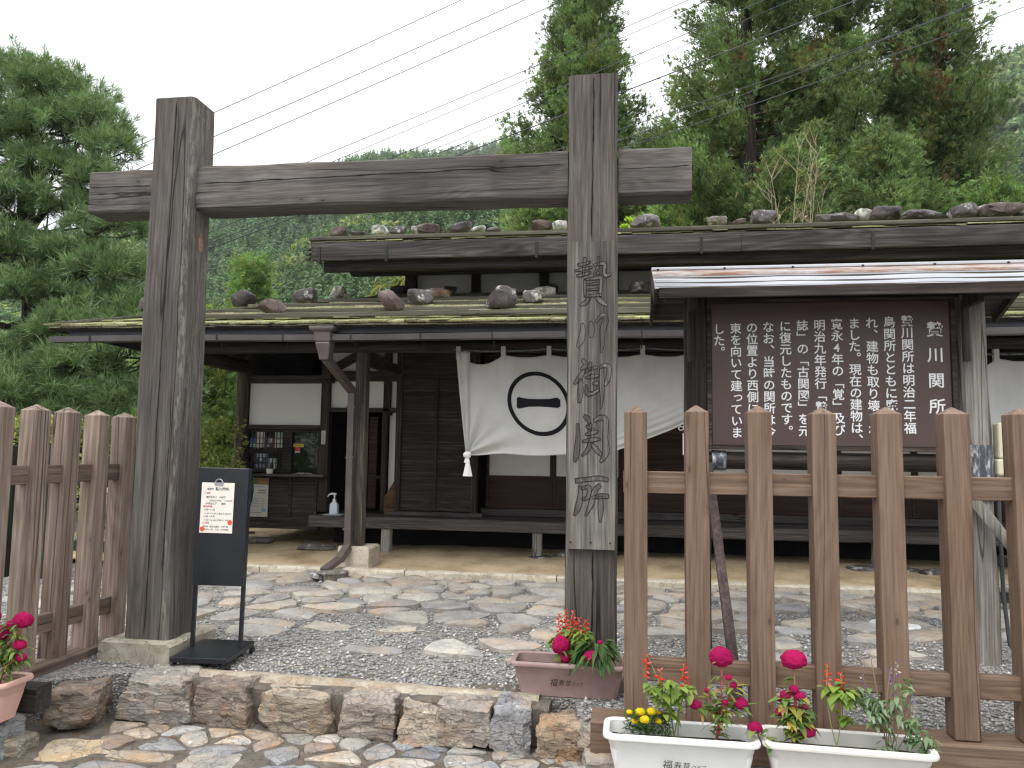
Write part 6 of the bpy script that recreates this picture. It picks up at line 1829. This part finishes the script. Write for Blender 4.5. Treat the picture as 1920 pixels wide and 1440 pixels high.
# clipped hedge, bamboo, shrubs, bare sapling
def leafcloud(name, label, cat, center, size, npts, cols, L, W, seed, per=3, boxy=False, stems=0, spread=.9, up=.3, droop=.2, grp=None):
    rs = np.random.default_rng(seed)
    o = empty(name, (center[0], center[1], max(0, center[2] - size[2])), label, cat, grp)
    if boxy:
        P = rs.uniform(-1, 1, (npts, 3))
        ax = rs.integers(0, 3, npts)
        P[np.arange(npts), ax] = np.sign(P[np.arange(npts), ax]) * rs.uniform(.86, 1.02, npts)
    else:
        P = unit(rs.normal(size=(npts, 3))) * (rs.random((npts, 1)) ** .4)
        k = np.array([1 + .5 * mnoise.noise(Vector(tuple(p * 2.0)) + Vector((seed, 0, 0))) for p in P])
        P = P * k[:, None]
    D = unit(P + np.array([0, 0, up]))
    P = P * np.array(size) + np.array(center)
    cols = np.array(cols)[rs.integers(0, len(cols), npts)] * rs.uniform(.7, 1.25, (npts, 1))
    V, Fc, C = blades(P, D, per, L, W, spread, rs, cols, .2, droop)
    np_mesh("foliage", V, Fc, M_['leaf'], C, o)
    if stems:
        mb = MB()
        for i in range(stems):
            a = rs.uniform(0, 6.28)
            b = (center[0] + .15 * size[0] * math.cos(a), center[1] + .15 * size[1] * math.sin(a), -.05)
            e = (center[0] + .7 * size[0] * math.cos(a), center[1] + .7 * size[1] * math.sin(a), center[2] + size[2] * .5)
            mb.tube(stemcurve(b, e, .1), .018, 5)
        mb.build("stems", M_['bark'], o)
    return o
HG = [(.24, .29, .075), (.29, .35, .10), (.17, .23, .06), (.33, .37, .13)]
leafcloud("clipped_hedge", "yellow green clipped hedge behind the faded left fence", "hedge", (-7.2, 7.7, .72), (2.9, .5, .78), 9000, HG, .05, .028, 41, 3, True, 8)
leafcloud("bamboo_clump", "yellowish bamboo clump under the left end of the upper roof", "bamboo", (-4.35, 15.6, 3.6), (1.2, .8, 1.9), 2600, [(.26, .27, .08), (.34, .32, .12), (.18, .22, .07)], .22, .028, 42, 3, False, 9, .7, -.5, .5)
leafcloud("round_shrub", "yellow green shrub behind the left end of the lower roof", "shrub", (-9.9, 16.5, 3.4), (1.6, .9, 1.15), 2200, HG, .10, .05, 43, 3, False, 6)
leafcloud("round_shrub", "pale green leafy shrub behind the lichen stones on the lower roof", "shrub", (-5.6, 16.0, 3.1), (1.5, .9, 1.1), 2200, [(.16, .21, .06), (.21, .24, .08), (.25, .24, .10)], .10, .05, 44, 3, False, 6)
leafcloud("dark_shrub", "dark shrub filling the ground behind the pine and left fence", "shrub", (-11.6, 12.6, 1.2), (2.6, 1.3, 1.4), 5200, [(.05, .085, .035), (.07, .11, .04)], .11, .05, 45, 3, False, 6)
leafcloud("dark_shrub", "deep green bush at the back of the side yard under the eave", "shrub", (-9.5, 16.5, 1.3), (3.2, 1.4, 1.6), 5200, [(.05, .09, .035), (.08, .12, .045)], .11, .05, 46, 3, False, 6)
leafcloud("small_weed", "bright green sprig growing beside the right gate post on the upper roof", "plant", (.03, 8.9, 3.86), (.05, .05, .09), 26, [(.26, .38, .05)], .09, .045, 47, 2, False, 0)
sa = empty("bare_sapling", (3.1, 14.6, 0), "leafless pale twiggy sapling rising over the upper roof", "sapling")
rs = np.random.default_rng(5)
mb = MB()
for i in range(7):
    b = Vector((3.1 + rs.normal() * .08, 14.6, 3.2))
    e = Vector((3.1 + rs.normal() * .33, 14.6 + rs.normal() * .2, 6.0 + rs.random() * 1.1))
    pts = stemcurve(b, e, .1, 8)
    mb.tube(pts, [.016 - .0016 * k for k in range(9)], 5)
    for k in range(2, 9):
        for _ in range(2):
            q = pts[k] + Vector((rs.normal() * .22, rs.normal() * .1, .28 + rs.random() * .25))
            mb.tube([pts[k], pts[k].lerp(q, .5) + Vector((rs.normal() * .03, 0, 0)), q], [.007, .005, .003], 4)
mb.tube([(3.1, 14.6, -.1), (3.1, 14.6, 3.25)], [.05, .035], 6)
mb.build("trunk", plain("pale_twig", (.34, .27, .19), .8), sa)
lf = MB()
for k in range(40):
    leaf(lf, (3.1 + rs.normal() * .35, 14.6 + rs.normal() * .15, 4.6 + rs.random() * 2.3), (rs.normal(), rs.normal(), -.4), .09, .035, jit((.42, .33, .16)))
lf.build("dry_leaves", M_['leaf'], sa)

# ------------------------------------------------------------------ power lines
wl = [((-14, 5.89), (-.5, 11.13), .009, "highest power line crossing the sky to the upper left"), ((-14, 5.4), (2.5, 11.7), .009, "second power line from the top over the left gate post"), ((-14, 4.99), (4, 11.95), .009, "third power line from the top over the left gate post"), ((-12, 4.79), (6, 11.6), .008, "upper line of the thin pair meeting the slender cedar"),
      ((-12, 4.55), (6, 11.45), .007, "lower line of the thin pair meeting the slender cedar"), ((-12, 4.17), (6, 10.95), .008, "power line rising from behind the crossbeam's middle"), ((-12, 4.05), (6, 10.7), .006, "faint thin power line above the thick black cable"), ((-12, 3.94), (8, 10.85), .012, "thick black cable running past the right gate post"),
      ((-2, 6.7), (9, 10.2), .008, "power line across the broad cedar above the crossbeam end"), ((-2, 6.4), (9, 10.37), .008, "middle power line across the right cedars"), ((-2, 6.29), (10, 10.2), .008, "lowest power line across the right cedars to the far corner"), ((-16, 2.8), (-3, 7.15), .008, "dark cable over the wooded hill under the crossbeam")]
for (xa, za), (xb, zb), r, lab in wl:
    mb = MB()
    mb.tube([(xa + (xb - xa) * t, 14.0, za + (zb - za) * t - .10 * math.sin(math.pi * t)) for t in np.linspace(0, 1, 14)], r, 5)
    tag(mb.build("power_line", M_['wire']), lab, "power line", "power lines across the sky")

# ------------------------------------------------------------------ hills and far forest
BACK = [(-60, 7), (-50, 9), (-42.9, 11.5), (-35.5, 14.2), (-30.5, 16.2), (-24.7, 18.6), (-19.7, 20.6), (-16.9, 20.9), (-13.3, 20.6), (-8.8, 20.0), (0, 19.5), (12, 21), (20, 22.5), (23.4, 23.3), (25, 23.9), (28, 24.2), (36, 24.5), (60, 20)]
FAR = [(-60, 5), (-30, 13), (-24.7, 17.0), (-19.3, 20.4), (-15.3, 21.4), (-11, 22.0), (-7.1, 22.6), (1.0, 23.0), (12.4, 22.1), (60, 18)]
SPUR = [(-60, 2), (-34, 4), (-29, 8.6), (-27.2, 10.4), (-24.4, 13.7), (-20.7, 15.7), (-16.8, 17.3), (-9.1, 19.6), (-3, 20), (6, 17), (20, 15), (40, 14), (60, 10)]
def el(tab, a): return np.interp(a, [p[0] for p in tab], [p[1] for p in tab])
LAY = [("hill", SPUR, 70, 190), ("hill", BACK, 120, 380), ("hill", FAR, 300, 620)]
def hz(tab, r0_, R1, a, r):
    t = np.clip((r - r0_) / (R1 - r0_), 0, 1)
    s = t * t * (3 - 2 * t) * .55 + t * .45
    top = np.tan(np.radians(el(tab, a))) * R1
    return 1.19 - 1.5 + top * s - np.maximum(r - R1, 0) * .25
for nm, tab, r0_, R1 in LAY:
    aa = np.linspace(-58, 58, 90)
    rr = np.linspace(r0_, R1 * 1.25, 40)
    A, Rr = np.meshgrid(aa, rr)
    Z = hz(tab, r0_, R1, A, Rr)
    X, Yv = Rr * np.sin(np.radians(A)), Rr * np.cos(np.radians(A))
    V = np.stack([X, Yv, Z], 2).reshape(-1, 3)
    idx = np.arange(len(aa) * len(rr)).reshape(len(rr), len(aa))
    Fc = np.stack([idx[:-1, :-1], idx[:-1, 1:], idx[1:, 1:], idx[1:, :-1]], 2).reshape(-1, 4)
    tag(np_mesh(nm, V, Fc, M_['hill'], np.ones_like(V), smooth=True), kind='structure')
def forest(name, tab, r0_, R1, n, amin, amax, rmin, size, seed, conif, cc, bc):
    rs = np.random.default_rng(seed)
    a = rs.uniform(amin, amax, n)
    r = np.sqrt(rs.uniform(rmin ** 2, (R1 * 1.04) ** 2, n))
    z = hz(tab, r0_, R1, a, r)
    base = np.stack([r * np.sin(np.radians(a)), r * np.cos(np.radians(a)), z], 1)
    iscon = np.array([mnoise.noise(Vector((b[0] * .012, b[1] * .012, seed))) for b in base]) + rs.normal(size=n) * .18 < conif
    H = size * rs.uniform(.8, 1.45, n) * np.where(iscon, 1.35, 1.0)
    Wd = size * rs.uniform(.38, .58, n) * np.where(iscon, .85, 1.25)
    tree_col = lambda k: np.where(iscon[k][:, None], np.array(cc)[None] * rs.uniform(.6, 1.3, (len(k), 1)), np.array(bc)[None] * rs.uniform(.65, 1.3, (len(k), 1)) + rs.random((len(k), 1)) * np.array([[.06, .035, 0]]))
    Vs, Cs = [], []
    # conifers: drooping tiers of branch sprays round a spire
    k = np.where(iscon)[0]
    per = 46
    u = np.sort(rs.random((len(k), per)) ** 1.25, 1)
    th = rs.uniform(0, 2 * np.pi, (len(k), per))
    L = Wd[k][:, None] * (1 - u) ** .8 * rs.uniform(.75, 1.2, u.shape) + .12 * size * .3
    dth = rs.uniform(.3, .62, u.shape)
    zc = base[k, 2:3] + H[k][:, None] * (.06 + .94 * u)
    ax, ay = base[k, 0:1], base[k, 1:2]
    apex = np.stack([ax + 0 * u, ay + 0 * u, zc + H[k][:, None] * .06], 2)
    p1 = np.stack([ax + L * np.cos(th - dth), ay + L * np.sin(th - dth), zc - L * .15], 2)
    p2 = np.stack([ax + L * np.cos(th + dth), ay + L * np.sin(th + dth), zc - L * .15], 2)
    Vs.append(np.stack([apex, p1, p2], 2).reshape(-1, 3))
    Cs.append(np.repeat(tree_col(k), per, 0) * rs.uniform(.75, 1.25, (len(k) * per, 1)))
    # broadleaf crowns: lumpy domes of leaf sprays
    k = np.where(~iscon)[0]
    per = 80
    d = unit(rs.normal(size=(len(k), per, 3)))
    d[:, :, 2] = np.abs(d[:, :, 2]) * 1.0 - .25
    lob = 1 + .28 * np.sin(d[:, :, 0:1] * 5 + k[:, None, None]) * np.cos(d[:, :, 1:2] * 6 + k[:, None, None] * 2.0)
    P = base[k][:, None, :] + np.array([0, 0, .55]) * H[k][:, None, None] + d * lob * np.stack([Wd[k], Wd[k], H[k] * .5], 1)[:, None, :]
    Dn = unit(d + rs.normal(size=d.shape) * .45)
    s = size * .15 * rs.uniform(.7, 1.4, (len(k), per, 1))
    t1 = unit(np.cross(Dn, rs.normal(size=d.shape)))
    t2 = np.cross(Dn, t1)
    Vs.append(np.stack([P - t1 * s - t2 * s * .6, P + t1 * s - t2 * s * .6, P + t2 * s * 1.1], 2).reshape(-1, 3))
    Cs.append(np.repeat(tree_col(k), per, 0) * rs.uniform(.75, 1.25, (len(k) * per, 1)))
    V, C = np.vstack(Vs), np.vstack(Cs)
    Fc = np.arange(len(V)).reshape(-1, 3)
    return tag(np_mesh(name, V, Fc, M_['leaf'], np.repeat(C, 3, 0)), kind='stuff')
forest("far_forest", SPUR, 70, 190, 3000, -36, 6, 85, 3.9, 51, .02, (.10, .175, .075), (.23, .29, .085))
forest("far_forest", BACK, 120, 380, 8500, -47, 5, 170, 4.6, 52, .25, (.105, .195, .085), (.22, .31, .10))
forest("far_forest", BACK, 120, 380, 1900, 20, 34, 170, 4.6, 53, .25, (.095, .18, .085), (.15, .24, .095))
forest("far_forest", FAR, 300, 620, 1700, -24, 2, 470, 6.5, 54, .3, (.11, .20, .09), (.20, .29, .10))

bpy.data.objects.remove(_fo)

# ------------------------------------------------------------------ haze: the damp valley air
hb = MB()
hb.box(-880, 880, -880, 880, -1.6, 360)
hm = bpy.data.materials.new("haze")
hm.use_nodes = True
hm.node_tree.nodes.clear()
ho_ = hm.node_tree.nodes.new("ShaderNodeOutputMaterial")
hv = hm.node_tree.nodes.new("ShaderNodeVolumePrincipled")
hv.inputs["Color"].default_value = (.97, .985, 1.0, 1)
hv.inputs["Density"].default_value = .00027
hv.inputs["Anisotropy"].default_value = .3
hm.node_tree.links.new(hv.outputs[0], ho_.inputs["Volume"])
tag(hb.build("haze", hm), kind='stuff')
